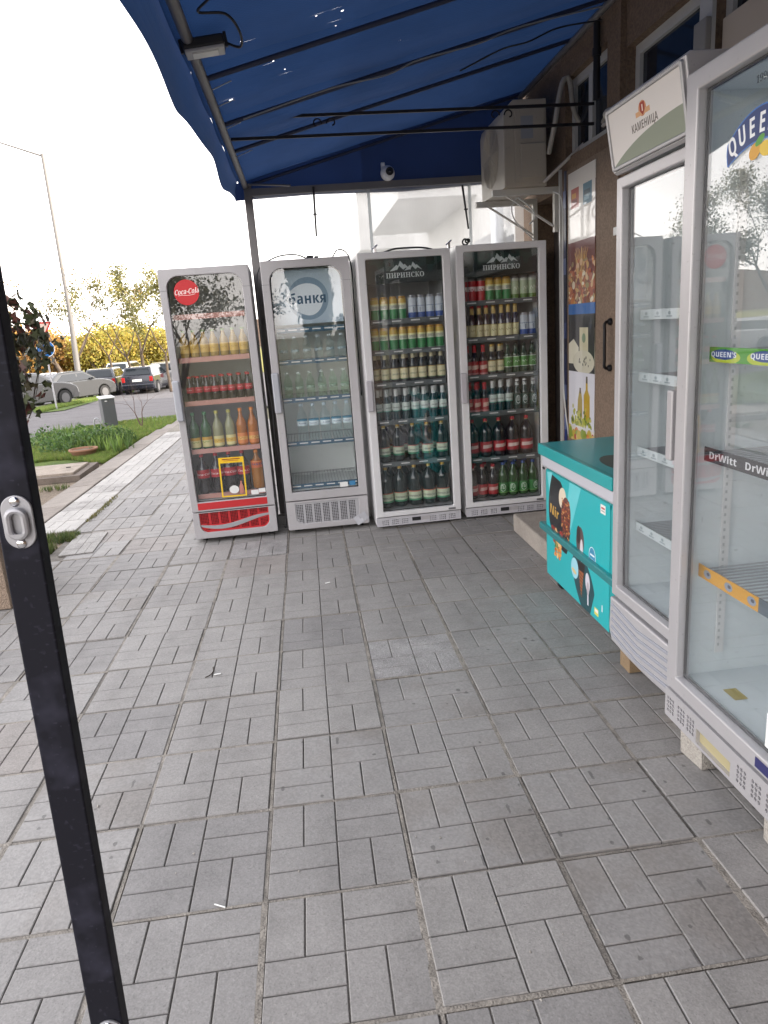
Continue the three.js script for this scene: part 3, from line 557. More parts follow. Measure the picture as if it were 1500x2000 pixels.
// --- grey cooler with the red badge
const redCooler = thing('drinks_cooler', 'grey drinks cooler with a round red badge and a red lower grille', 'cooler', [-0.636, 0, -5.25], 0.03, 'coolers in the row across the pavement');
{
  const t = redCooler, W = 0.62, a = W / 2, H = 1.975;
  const d = coolerBody(t, { W, H, D: 0.66, y0: 0.245, floor: 0.32, door: { y1: H, r: 0.004, rt: 0.012 }, glass: { x0: -a + 0.05, x1: a - 0.055, y0: 0.315, y1: 1.925, rb: 0.012, rt: 0.085 }, shell: M.coolerDark, frame: M.coolerGrey, liner: M.linerGrey, shelves: [1.66, 1.36, 1.05, 0.695, 0.352], rail: std([0.55, 0.28, 0.24], 0.5) });
  part('red_band', rspan(-a + 0.05, a - 0.055, 0.258, 0.311, -0.004, 0.0025, 0.002), M.red, d);
  for (const y of [1.83]) for (const s of [-1, 1]) part('frame_joint', [span(s < 0 ? -a - 0.001 : a - 0.054, s < 0 ? -a + 0.048 : a + 0.001, y, y + 0.002, -0.02, 0.0009)], M.coolerDark, d);
  part('handle', [rspan(-a - 0.006, -a + 0.045, 0.93, 1.22, 0.001, 0.030, 0.012)], std([0.42, 0.43, 0.47], 0.35), d);
  // lower panel: grey frame with rounded lower corners, perforated red grille, silver wave
  const y0 = 0.035, y1 = 0.238, fs = rrect(new THREE.Shape(), -a, y0, a, y1, 0.012, 0.002); fs.holes.push(rrect(new THREE.Path(), -a + 0.05, y0 + 0.045, a - 0.055, y1 - 0.004, 0.06, 0.004));
  const kp = part('kick_panel', extr(fs, 0.045, 0.004, -0.045, 10), M.coolerGrey, t);
  const gx0 = -a + 0.048, gx1 = a - 0.053, gy0 = y0 + 0.043, gy1 = y1 - 0.003, gr = rrect(new THREE.Shape(), gx0, gy0, gx1, gy1, 0.06, 0.004);
  const inside = (x, y) => { const rx = Math.max(0, gx0 + 0.06 - x, x - gx1 + 0.06), ry = Math.max(0, gy0 + 0.06 - y); return x > gx0 + 0.012 && x < gx1 - 0.012 && y > gy0 + 0.008 && y < gy1 - 0.008 && Math.hypot(rx, ry) < 0.05; };
  const wave = (x) => (gy0 + gy1) / 2 - 0.012 + 0.032 * Math.sin((x - 0.08) * 8.2);
  for (let q = 0; q < 7; q++) holeGrid(gr, 5, 14, gx0 + 0.016 + q * 0.073, gy0 + 0.008, 0.0115, 0.0115, 0.0043, false, (x, y) => inside(x, y) && Math.abs(y - wave(x)) > 0.020);
  part('grille', extr(gr, 0.006, 0, -0.022, 10), M.red, kp);
  part('grille_backing', span(gx0 - 0.02, gx1 + 0.02, y0 + 0.02, gy1, -0.050, -0.046), M.black, kp);
  const ws = new THREE.Shape(); const N = 30; for (let k = 0; k <= N; k++) { const x = gx0 + 0.004 + (gx1 - gx0 - 0.008) * k / N; k ? ws.lineTo(x, wave(x) + 0.017 * (0.5 + 0.5 * Math.sin(Math.PI * k / N))) : ws.moveTo(x, wave(x) + 0.008); }
  for (let k = N; k >= 0; k--) { const x = gx0 + 0.004 + (gx1 - gx0 - 0.008) * k / N; ws.lineTo(x, wave(x) - 0.017 * (0.4 + 0.6 * Math.sin(Math.PI * k / N))); }
  part('wave_trim', extr(ws, 0.006, 0.001, -0.0155), std([0.40, 0.40, 0.42], 0.35, { metalness: 0.4 }), kp);
  // round badge and promotion frame on the glass
  const tb = paint(256, 256, (c) => { c.fillStyle = '#c3141f'; c.fillRect(0, 0, 256, 256); c.fillStyle = '#f4eee8'; c.textAlign = 'center'; c.save(); c.translate(128, 142); c.transform(1, -0.06, -0.25, 1, 0, 0); c.font = 'bold 56px serif'; c.scale(0.92, 1.25); c.fillText('Coca-Cola', 0, 0); c.restore(); c.strokeStyle = '#f4eee8'; c.lineWidth = 4; c.beginPath(); c.moveTo(40, 158); c.bezierCurveTo(90, 144, 120, 172, 214, 146); c.stroke(); });
  part('badge', [new THREE.CircleGeometry(0.086, 40).translate(-a + 0.178, 1.815, -0.0195)], std(0xffffff, 0.4, { map: tb, side: THREE.DoubleSide }), d);
  const ps = new THREE.Shape(); rrect(ps, 0, 0, 0.185, 0.30, 0.001); ps.holes.push(rrect(new THREE.Path(), 0.011, 0.011, 0.174, 0.258, 0.001));
  const pf = part('promotion_frame', extr(ps, 0.0012, 0, -0.0205), std([0.86, 0.56, 0.02], 0.5), d); pf.position.set(-0.075, 0.335, 0); pf.rotation.z = -0.02;
  const tp = paint(256, 64, (c) => { c.fillStyle = '#f0c11a'; c.fillRect(0, 0, 256, 64); c.fillStyle = '#8a3a10'; c.fillRect(30, 12, 196, 14); c.fillStyle = '#a8561c'; c.fillRect(48, 36, 160, 9); });
  part('promotion_print', quad(0.17, 0.034, 0.0925, 0.28, -0.0188), std(0xffffff, 0.5, { map: tp }), pf);
  part('promotion_plate', new THREE.CircleGeometry(0.034, 26).scale(1.05, 0.9, 1).translate(0.095, 0.055, -0.0190), M.paper, pf);
  part('promotion_bottle', lathe([[0, 0], [0.016, 0.002], [0.017, 0.055], [0.006, 0.08], [0.006, 0.096], [0, 0.097]], 10).scale(1, 1, 0.12).translate(0.15, 0.02, -0.0180), std([0.5, 0.2, 0.16], 0.4), pf);
  part('glass_sticker', [quad(0.055, 0.035, a - 0.14, 0.352, -0.0196), quad(0.05, 0.03, a - 0.085, 0.362, -0.0193)], M.paper, d);
}
// --- grey cooler with the pale header
const waterCooler = thing('drinks_cooler', 'grey drinks cooler of clear water bottles with a pale blue header', 'cooler', [0.066, 0, -5.235], 0.0, 'coolers in the row across the pavement');
{
  const t = waterCooler, W = 0.62, a = W / 2, H = 1.985;
  const d = coolerBody(t, { W, H, D: 0.66, y0: 0.262, floor: 0.33, door: { y1: H, r: 0.004, rt: 0.012 }, glass: { x0: -a + 0.055, x1: a - 0.06, y0: 0.325, y1: 1.93, rb: 0.006, rt: 0.09 }, shell: M.coolerGrey, frame: M.coolerGrey, liner: M.linerWhite, shelves: [1.515, 1.29, 1.015, 0.69, 0.362], rail: std([0.035, 0.10, 0.165], 0.5), tags: 6 });
  part('handle', [rspan(-a - 0.004, -a + 0.048, 0.93, 1.22, 0.001, 0.030, 0.012)], std([0.40, 0.41, 0.45], 0.35), d);
  for (const s of [-1, 1]) part('frame_joint', [span(s < 0 ? -a - 0.001 : a - 0.058, s < 0 ? -a + 0.052 : a + 0.001, 1.825, 1.827, -0.02, 0.0009)], M.coolerDark, d);
  const th = paint(512, 384, (c) => {
    c.fillStyle = '#b4c5d3'; c.fillRect(0, 0, 512, 384);
    c.fillStyle = '#7f97ab'; c.beginPath(); c.ellipse(262, 205, 150, 152, 0, 0, 7); c.fill(); c.fillStyle = '#e6edf3'; c.beginPath(); c.moveTo(90, 205); c.bezierCurveTo(152, 80, 302, 70, 357, 140); c.bezierCurveTo(402, 205, 352, 330, 262, 326); c.bezierCurveTo(192, 318, 142, 270, 90, 205); c.fill();
    c.fillStyle = '#26506f'; c.font = 'bold 104px sans-serif'; c.textAlign = 'center'; c.save(); c.translate(258, 240); c.scale(0.92, 1); c.fillText('банкя', 0, 0); c.restore();
  });
  part('header_sign', new THREE.BoxGeometry(0.50, 0.375, 0.012).translate(-0.002, 1.735, -0.14), std(0xffffff, 0.35, { map: th }), t);
  const y0 = 0.035, y1 = 0.255, fs = rrect(new THREE.Shape(), -a, y0, a, y1, 0.014, 0.002), gx0 = -a + 0.068, gx1 = a - 0.07, gy0 = y0 + 0.043, gy1 = y1 - 0.016; fs.holes.push(rrect(new THREE.Path(), gx0, gy0, gx1, gy1, 0.055, 0.004));
  const kp = part('kick_panel', extr(fs, 0.045, 0.004, -0.045, 10), M.coolerGrey, t);
  const gr = rrect(new THREE.Shape(), gx0 - 0.003, gy0 - 0.003, gx1 + 0.003, gy1 + 0.003, 0.055, 0.004);
  const inside = (x, y) => { const rx = Math.max(0, gx0 + 0.055 - x, x - gx1 + 0.055), ry = Math.max(0, gy0 + 0.055 - y); return y > gy0 + 0.006 && y < gy1 - 0.006 && Math.hypot(rx, ry) < 0.048; };
  for (let q = 0; q < 7; q++) holeGrid(gr, 4, 13, gx0 + 0.012 + q * 0.0665, gy0 + 0.009, 0.013, 0.0122, 0.0044, false, inside);
  part('grille', extr(gr, 0.006, 0, -0.012, 10), std([0.40, 0.395, 0.41], 0.45), kp);
  part('grille_backing', span(gx0 - 0.02, gx1 + 0.02, y0 + 0.02, gy1 + 0.01, -0.050, -0.046), M.black, kp);
  const st = part('peeling_tape', new THREE.PlaneGeometry(0.10, 0.07, 6, 6), std([0.50, 0.50, 0.53], 0.25, { side: THREE.DoubleSide }), kp); { const p = st.geometry.attributes.position; for (let i = 0; i < p.count; i++) p.setZ(i, 0.004 + 0.010 * Math.abs(Math.sin(p.getX(i) * 30 + p.getY(i) * 22))); st.geometry.computeVertexNormals(); st.position.set(a - 0.062, 0.082, 0); st.rotation.z = 0.5; }
  part('door_sticker', [quad(0.06, 0.036, a - 0.17, 0.352, -0.0196)], M.paper, d); part('door_sticker', [quad(0.045, 0.033, a - 0.105, 0.357, -0.0194)], std([0.05, 0.22, 0.42], 0.5), d);
}
// --- the two white beer coolers
const tPeaks = paint(512, 192, (c) => {
  c.fillStyle = '#0c1d1b'; c.fillRect(0, 0, 512, 192); c.fillStyle = '#11302a'; for (let k = 0; k < 14; k++) { c.beginPath(); c.ellipse(60 + k * 34, 20 + (k * 37) % 60, 46, 20, k, 0, 7); c.fill(); }
  c.fillStyle = '#c9d0cf'; const pk = (x, y, w, h) => { c.beginPath(); c.moveTo(x - w, y); c.lineTo(x - w * 0.35, y - h * 0.62); c.lineTo(x - w * 0.2, y - h * 0.5); c.lineTo(x, y - h); c.lineTo(x + w * 0.3, y - h * 0.6); c.lineTo(x + w * 0.42, y - h * 0.66); c.lineTo(x + w, y); c.lineTo(x + w * 0.5, y - h * 0.3); c.lineTo(x + w * 0.25, y - h * 0.1); c.lineTo(x - w * 0.1, y - h * 0.5); c.lineTo(x - w * 0.3, y - h * 0.12); c.closePath(); c.fill(); };
  pk(232, 96, 74, 78); pk(318, 96, 62, 66);
  c.fillStyle = '#dde2e1'; c.font = 'bold 54px serif'; c.textAlign = 'center'; c.save(); c.translate(262, 148); c.scale(0.8, 1); c.fillText('ПИРИНСКО', 0, 0); c.restore();
});
const tTinyHeader = std(0xffffff, 0.4, { map: tPeaks });
function whiteCooler(x, z, turn, label, H, shelves) {
  const t = thing('drinks_cooler', label, 'cooler', [x, 0, z], turn, 'coolers in the row across the pavement'), W = 0.655, a = W / 2;
  const d = coolerBody(t, { W, H, D: 0.62, y0: 0.098, floor: 0.135, door: { y1: H, r: 0.006, rt: 0.006 }, glass: { x0: -a + 0.055, x1: a - 0.055, y0: 0.135, y1: H - 0.045, rb: 0.012, rt: 0.012 }, shell: M.coolerWhite, frame: M.coolerWhite, liner: M.linerGrey, shelves, rail: std([0.10, 0.115, 0.12], 0.5), tags: 4 });
  part('handle', [rspan(-a - 0.006, -a + 0.040, 0.90, 1.12, 0.001, 0.026, 0.008)], std([0.47, 0.45, 0.48], 0.4), d);
  part('header_print', quad(W - 0.12, 0.165, 0, H - 0.045 - 0.085, -0.0275), std(0xffffff, 0.4, { map: tPeaks }), d);
  part('maker_plate', rspan(a - 0.10, a - 0.045, 0.107, 0.121, 0.001, 0.0025, 0.0005), M.coolerDark, d);
  const y0 = 0.022, y1 = 0.090, fs = rrect(new THREE.Shape(), -a + 0.002, y0, a - 0.002, y1, 0.006);
  for (const gx of [-0.262, -0.187, -0.112, 0.105, 0.180, 0.255]) holeGrid(fs, 4, 3, gx - 0.018, 0.036, 0.0135, 0.0145, 0.0048, true);
  const kp = part('kick_panel', extr(fs, 0.02, 0, -0.035), std([0.50, 0.49, 0.52], 0.45), t);
  part('kick_backing', span(-a + 0.01, a - 0.01, y0, y1, -0.056, -0.052), M.black, kp);
  part('display', rspan(-0.055, 0.012, 0.045, 0.073, -0.0149, -0.012, 0.001), M.black, kp);
  part('display_panel', rspan(0.016, 0.085, 0.045, 0.074, -0.0149, -0.0135, 0.0005), M.coolerGrey, kp);
  return t;
}
const SH1 = [1.525, 1.312, 1.080, 0.805, 0.490], SH2 = [1.610, 1.350, 1.080, 0.805, 0.455];
const beerA = whiteCooler(0.752, -5.125, 0.03, 'white drinks cooler of beer standing beside the grey water cooler', 1.985, SH1);
const beerB = whiteCooler(1.449, -5.15, 0.0, 'white drinks cooler of beer standing by the doorstep and the wall', 1.997, SH2);

// ------------------------------------------------------------------ bottles and cans
const label2d = (bg, bands, text, o = {}) => paint(512, 128, (c) => {
  c.fillStyle = bg; c.fillRect(0, 0, 512, 128);
  for (const [y0, y1, col] of bands) { c.fillStyle = col; c.fillRect(0, y0 * 128, 512, (y1 - y0) * 128); }
  c.textAlign = 'center';
  for (const x of [256, 0, 512]) {
    if (o.ring) { c.strokeStyle = o.ring; c.lineWidth = 7; c.beginPath(); c.arc(x, 64, 44, 0, 7); c.stroke(); c.lineWidth = 9; c.beginPath(); c.moveTo(x - 22, 80); c.bezierCurveTo(x - 30, 20, x + 10, 20, x + 2, 60); c.bezierCurveTo(x, 90, x + 30, 80, x + 30, 40); c.stroke(); }
    if (o.flash) { c.fillStyle = o.flash; c.beginPath(); c.moveTo(x - 90, 84); c.lineTo(x - 80, 40); c.lineTo(x + 84, 34); c.lineTo(x + 92, 70); c.fill(); }
    if (text) { c.fillStyle = o.ink || '#222'; c.font = `bold ${o.size || 34}px ${o.font || 'serif'}`; c.save(); c.translate(x, (o.ty || 0.62) * 128); if (o.slant) c.transform(1, 0, -0.25, 1, 0, 0); c.fillText(text, 0, 0); c.restore(); }
    if (o.swirl) { c.strokeStyle = o.swirl; c.lineWidth = 6; c.beginPath(); c.moveTo(x - 60, 78); c.bezierCurveTo(x - 40, 20, x - 20, 100, x, 60); c.bezierCurveTo(x + 10, 30, x + 30, 90, x + 60, 54); c.stroke(); }
  }
});
const lab = (...a) => std(0xffffff, 0.45, { map: label2d(...a), clearcoat: 0.4, clearcoatRoughness: 0.25 });
const wrap = (r, y0, y1, seg = 18) => new THREE.CylinderGeometry(r, r, y1 - y0, seg, 1, true).rotateY(Math.PI).translate(0, (y0 + y1) / 2, 0);
const bottleGlass = (c) => std(c, 0.06, { clearcoat: 1, clearcoatRoughness: 0.03, ior: 1.5 });
const see = (r, g, b) => new THREE.MeshPhysicalMaterial({ color: lin(r, g, b), roughness: 0.04, transmission: 1, thickness: 0, ior: 1.45 });
const tinted = (c) => std(c, 0.08, { clearcoat: 1, clearcoatRoughness: 0.05, transmission: 0.35, thickness: 0 });
const B = { canTop: std([0.6, 0.6, 0.6], 0.3, { metalness: 0.9 }), goldTop: std([0.62, 0.34, 0.06], 0.35, { metalness: 0.5 }) };
const protos = {};
function canProto(key, label) {
  protos[key] = () => [['body', lathe([[0, 0.002], [0.023, 0.0], [0.0308, 0.010], [0.0308, 0.148]], 18), B.canTop], ['print', wrap(0.0312, 0.011, 0.147), label], ['lid', lathe([[0.0310, 0.1475], [0.026, 0.162], [0.0265, 0.165], [0.0255, 0.165], [0.0245, 0.160], [0, 0.160]], 18), key.includes('gold') || key.includes('green') ? B.goldTop : B.canTop]];
}
function bottleProto(key, o) {                                 // r, h, neck r, label y0..y1, foil y0..y1
  const { r, h, nr = 0.0135, sh = 0.6, body, label, ly0, ly1, foil, fy0, fy1, cap, pet } = o;
  const prof = pet
    ? [[0, 0.004], [r * 0.55, 0], [r * 0.95, h * 0.035], [r, h * 0.08], [r, h * 0.30], [r * 0.965, h * 0.32], [r * 0.965, h * 0.36], [r, h * 0.39], [r, h * sh], [r * 0.965, h * (sh + 0.05)], [r * 0.84, h * (sh + 0.11)], [r * 0.58, h * (sh + 0.175)], [nr * 1.25, h * (sh + 0.235)], [nr, h * (sh + 0.28)], [nr, h * 0.955], [0, h * 0.956]]
    : [[0, 0.003], [r * 0.9, 0], [r, h * 0.03], [r, h * sh], [r * 0.9, h * (sh + 0.06)], [nr * 1.45, h * (sh + 0.15)], [nr * 1.05, h * (sh + 0.25)], [nr, h * 0.955], [0, h * 0.956]];
  protos[key] = () => {
    const L = [['body', lathe(prof, 18), body]];
    if (label) L.push(['label', wrap(r + 0.0006, ly0 * h, ly1 * h), label]);
    if (foil) L.push(['neck_label', lathe([[nr * (1.12 + 1.1 * Math.max(0, (sh + 0.25) - fy0)), fy0 * h], [nr + 0.0011, fy1 * h]], 14), foil]);
    L.push(['cap', lathe([[nr + 0.0012, h * 0.925], [nr + 0.002, h * 0.93], [nr + 0.0015, h * 0.995], [nr * 0.7, h], [0, h]], 14), cap]);
    return L;
  };
}
const capGold = std([0.55, 0.36, 0.08], 0.35, { metalness: 0.4 }), capRed = std([0.48, 0.02, 0.03], 0.45), capWhite = std([0.7, 0.7, 0.7], 0.5), capBlue = std([0.03, 0.08, 0.28], 0.45), capDark = std([0.02, 0.03, 0.03], 0.5), capOrange = std([0.75, 0.24, 0.02], 0.45);
canProto('can_green', lab('#d9d8c4', [[0, 0.22, '#c9a63a'], [0.22, 0.30, '#e3dca0'], [0.52, 1, '#0d7d3c']], 'ПИРИНСКО', { ty: 0.46, size: 24, ink: '#2e4a2e' }));
canProto('can_blue', lab('#cdd5de', [[0.74, 1, '#1c4b9c'], [0.40, 0.42, '#44679c']], '0', { ty: 0.72, size: 46, ink: '#223a66' }));
canProto('can_red', lab('#b81426', [[0.28, 0.52, '#e6d5d5']], '', { swirl: '#a01020' }));
canProto('can_pale', lab('#aebf9c', [[0, 0.12, '#c9d0c4'], [0.80, 1, '#4f7d24']], '', { swirl: '#e8ecdc' }));
const cream = std([0.62, 0.56, 0.36], 0.5), whiteFoil = std([0.68, 0.70, 0.68], 0.45), goldFoil = std([0.62, 0.45, 0.16], 0.4);
bottleProto('beer_cream', { r: 0.0308, h: 0.225, sh: 0.55, body: bottleGlass([0.012, 0.016, 0.02]), label: lab('#d8cfa8', [[0, 0.06, '#b08c3a'], [0.94, 1, '#6e8a5c']], 'ПИРИНСКО', { size: 26, ink: '#5a6a4a' }), ly0: 0.12, ly1: 0.48, foil: cream, fy0: 0.72, fy1: 0.92, cap: capGold });
bottleProto('beer_teal', { r: 0.0308, h: 0.232, sh: 0.55, body: bottleGlass([0.006, 0.035, 0.045]), label: lab('#c9d2cc', [[0.9, 1, '#4d9a86']], 'ПИРИНСКО', { size: 26, ink: '#37514c' }), ly0: 0.30, ly1: 0.56, foil: whiteFoil, fy0: 0.72, fy1: 0.93, cap: capWhite });
bottleProto('pet_dark', { r: 0.043, h: 0.290, nr: 0.0145, sh: 0.63, pet: true, body: bottleGlass([0.010, 0.022, 0.024]), label: lab('#c8d2bd', [[0, 0.1, '#b06a5c'], [0.8, 1, '#2c8060']], 'ПИРИНСКО', { size: 30, ink: '#3c4238' }), ly0: 0.18, ly1: 0.42, foil: cream, fy0: 0.83, fy1: 0.925, cap: capGold });
bottleProto('pet_large', { r: 0.0515, h: 0.325, nr: 0.0145, sh: 0.65, pet: true, body: bottleGlass([0.008, 0.020, 0.020]), label: lab('#c6cfb4', [[0, 0.10, '#c06a4c'], [0.82, 1, '#3a8a62']], 'ПИРИНСКО', { size: 30, ink: '#3c4238' }), ly0: 0.15, ly1: 0.38, foil: cream, fy0: 0.83, fy1: 0.925, cap: capGold });
bottleProto('beer_amber', { r: 0.0265, h: 0.235, sh: 0.52, body: bottleGlass([0.035, 0.010, 0.012]), label: lab('#d9cfa4', [[0, 0.05, '#b09a50']], '', { swirl: '#9a8a58' }), ly0: 0.06, ly1: 0.42, foil: goldFoil, fy0: 0.70, fy1: 0.92, cap: capRed });
bottleProto('beer_gold', { r: 0.0265, h: 0.235, sh: 0.52, body: bottleGlass([0.012, 0.012, 0.045]), label: lab('#ddd6a8', [[0, 0.05, '#b09a50']], '', { swirl: '#8a8a50' }), ly0: 0.06, ly1: 0.42, foil: goldFoil, fy0: 0.70, fy1: 0.92, cap: capGold });
bottleProto('beer_red', { r: 0.0308, h: 0.225, sh: 0.55, body: bottleGlass([0.014, 0.008, 0.016]), label: lab('#a8242a', [[0.86, 1, '#c98a8a']], '', { flash: '#d8b8a8' }), ly0: 0.05, ly1: 0.48, foil: capRed, fy0: 0.74, fy1: 0.92, cap: capRed });
bottleProto('beer_green', { r: 0.0308, h: 0.225, sh: 0.60, body: bottleGlass([0.010, 0.045, 0.018]), label: lab('#4f8a3c', [[0, 0.06, '#dfe8da'], [0.94, 1, '#dfe8da']], '', { swirl: '#e4ecdf' }), ly0: 0.22, ly1: 0.56, cap: capDark });
bottleProto('beer_ring', { r: 0.0308, h: 0.232, sh: 0.56, body: bottleGlass([0.006, 0.03, 0.025]), label: lab('#123a32', [], '', { ring: '#d9e0de' }), ly0: 0.16, ly1: 0.52, foil: whiteFoil, fy0: 0.80, fy1: 0.90, cap: capWhite });
bottleProto('pet_red', { r: 0.050, h: 0.300, nr: 0.0145, sh: 0.65, pet: true, body: bottleGlass([0.012, 0.010, 0.014]), label: lab('#a5202c', [[0.9, 1, '#741420']], '', { flash: '#d6c0b8' }), ly0: 0.15, ly1: 0.42, foil: goldFoil, fy0: 0.82, fy1: 0.925, cap: capRed });
bottleProto('pet_red_small', { r: 0.0395, h: 0.265, nr: 0.0145, sh: 0.61, pet: true, body: bottleGlass([0.02, 0.018, 0.02]), label: lab('#b02830', [], '', { flash: '#d8b0a8' }), ly0: 0.12, ly1: 0.42, foil: std([0.6, 0.5, 0.45], 0.5), fy0: 0.82, fy1: 0.925, cap: capRed });
bottleProto('pet_green', { r: 0.0395, h: 0.270, nr: 0.0145, sh: 0.61, pet: true, body: bottleGlass([0.02, 0.075, 0.018]), label: lab('#2a7a34', [[0.92, 1, '#7cb060']], '', { ring: '#dfe8da' }), ly0: 0.12, ly1: 0.42, cap: capBlue });
bottleProto('water_small', { r: 0.030, h: 0.175, nr: 0.0135, sh: 0.61, pet: true, body: see(0.93, 0.97, 0.97), label: std([0.55, 0.66, 0.70], 0.5, { transmission: 0.5, thickness: 0 }), ly0: 0.36, ly1: 0.46, cap: std([0.55, 0.62, 0.66], 0.5) });
bottleProto('water_lime', { r: 0.031, h: 0.195, nr: 0.0135, sh: 0.61, pet: true, body: see(0.86, 0.95, 0.88), label: std([0.48, 0.62, 0.55], 0.5, { transmission: 0.5, thickness: 0 }), ly0: 0.36, ly1: 0.46, cap: std([0.55, 0.62, 0.60], 0.5) });
bottleProto('water_large', { r: 0.040, h: 0.285, nr: 0.0135, sh: 0.61, pet: true, body: see(0.92, 0.97, 0.98), label: lab('#dbe6ea', [[0, 0.22, '#3f86a4'], [0.8, 1, '#cfdfe6']], 'банкя', { size: 40, ink: '#2c6484', font: 'sans-serif', ty: 0.70 }), ly0: 0.42, ly1: 0.58, cap: std([0.5, 0.62, 0.7], 0.5) });
bottleProto('soda_green', { r: 0.039, h: 0.28, sh: 0.56, pet: true, body: tinted([0.05, 0.16, 0.06]), label: lab('#cfc48a', [[0, 0.3, '#c99a2c']], '', { swirl: '#7a8a3a' }), ly0: 0.08, ly1: 0.34, cap: std([0.05, 0.2, 0.08], 0.5) });
bottleProto('soda_lemon', { r: 0.039, h: 0.28, sh: 0.56, pet: true, body: tinted([0.45, 0.45, 0.26]), label: lab('#d8cc90', [[0.3, 0.7, '#d8b24a']], '', { swirl: '#a8862c' }), ly0: 0.08, ly1: 0.34, cap: std([0.55, 0.5, 0.12], 0.5) });
bottleProto('soda_orange', { r: 0.039, h: 0.285, sh: 0.56, pet: true, body: tinted([0.62, 0.20, 0.012]), label: lab('#d8803c', [[0.35, 0.65, '#e0b25c']], '', { swirl: '#c05a1c' }), ly0: 0.08, ly1: 0.36, cap: capOrange });
bottleProto('cola_large', { r: 0.049, h: 0.310, nr: 0.0145, sh: 0.60, pet: true, body: bottleGlass([0.010, 0.007, 0.010]), label: lab('#b01626', [], 'Coca-Cola', { size: 46, ink: '#f0e4e0', slant: true, ty: 0.66 }), ly0: 0.42, ly1: 0.62, cap: capRed });
bottleProto('orange_large', { r: 0.047, h: 0.305, nr: 0.0145, sh: 0.60, pet: true, body: tinted([0.55, 0.22, 0.03]), label: lab('#c8602c', [[0.1, 0.2, '#e0a060']], 'FANTA', { size: 50, ink: '#1c3a7a', font: 'sans-serif', slant: true, ty: 0.66 }), ly0: 0.56, ly1: 0.74, cap: capOrange });
bottleProto('cola_small', { r: 0.0285, h: 0.185, sh: 0.58, pet: true, body: bottleGlass([0.015, 0.009, 0.012]), label: lab('#b8283a', [], '', { swirl: '#e8d0cc' }), ly0: 0.36, ly1: 0.58, cap: capRed });
bottleProto('juice_small', { r: 0.033, h: 0.20, sh: 0.58, pet: true, body: tinted([0.55, 0.36, 0.10]), label: lab('#d4b05c', [], '', { swirl: '#a8742c' }), ly0: 0.2, ly1: 0.5, cap: std([0.2, 0.3, 0.1], 0.5) });

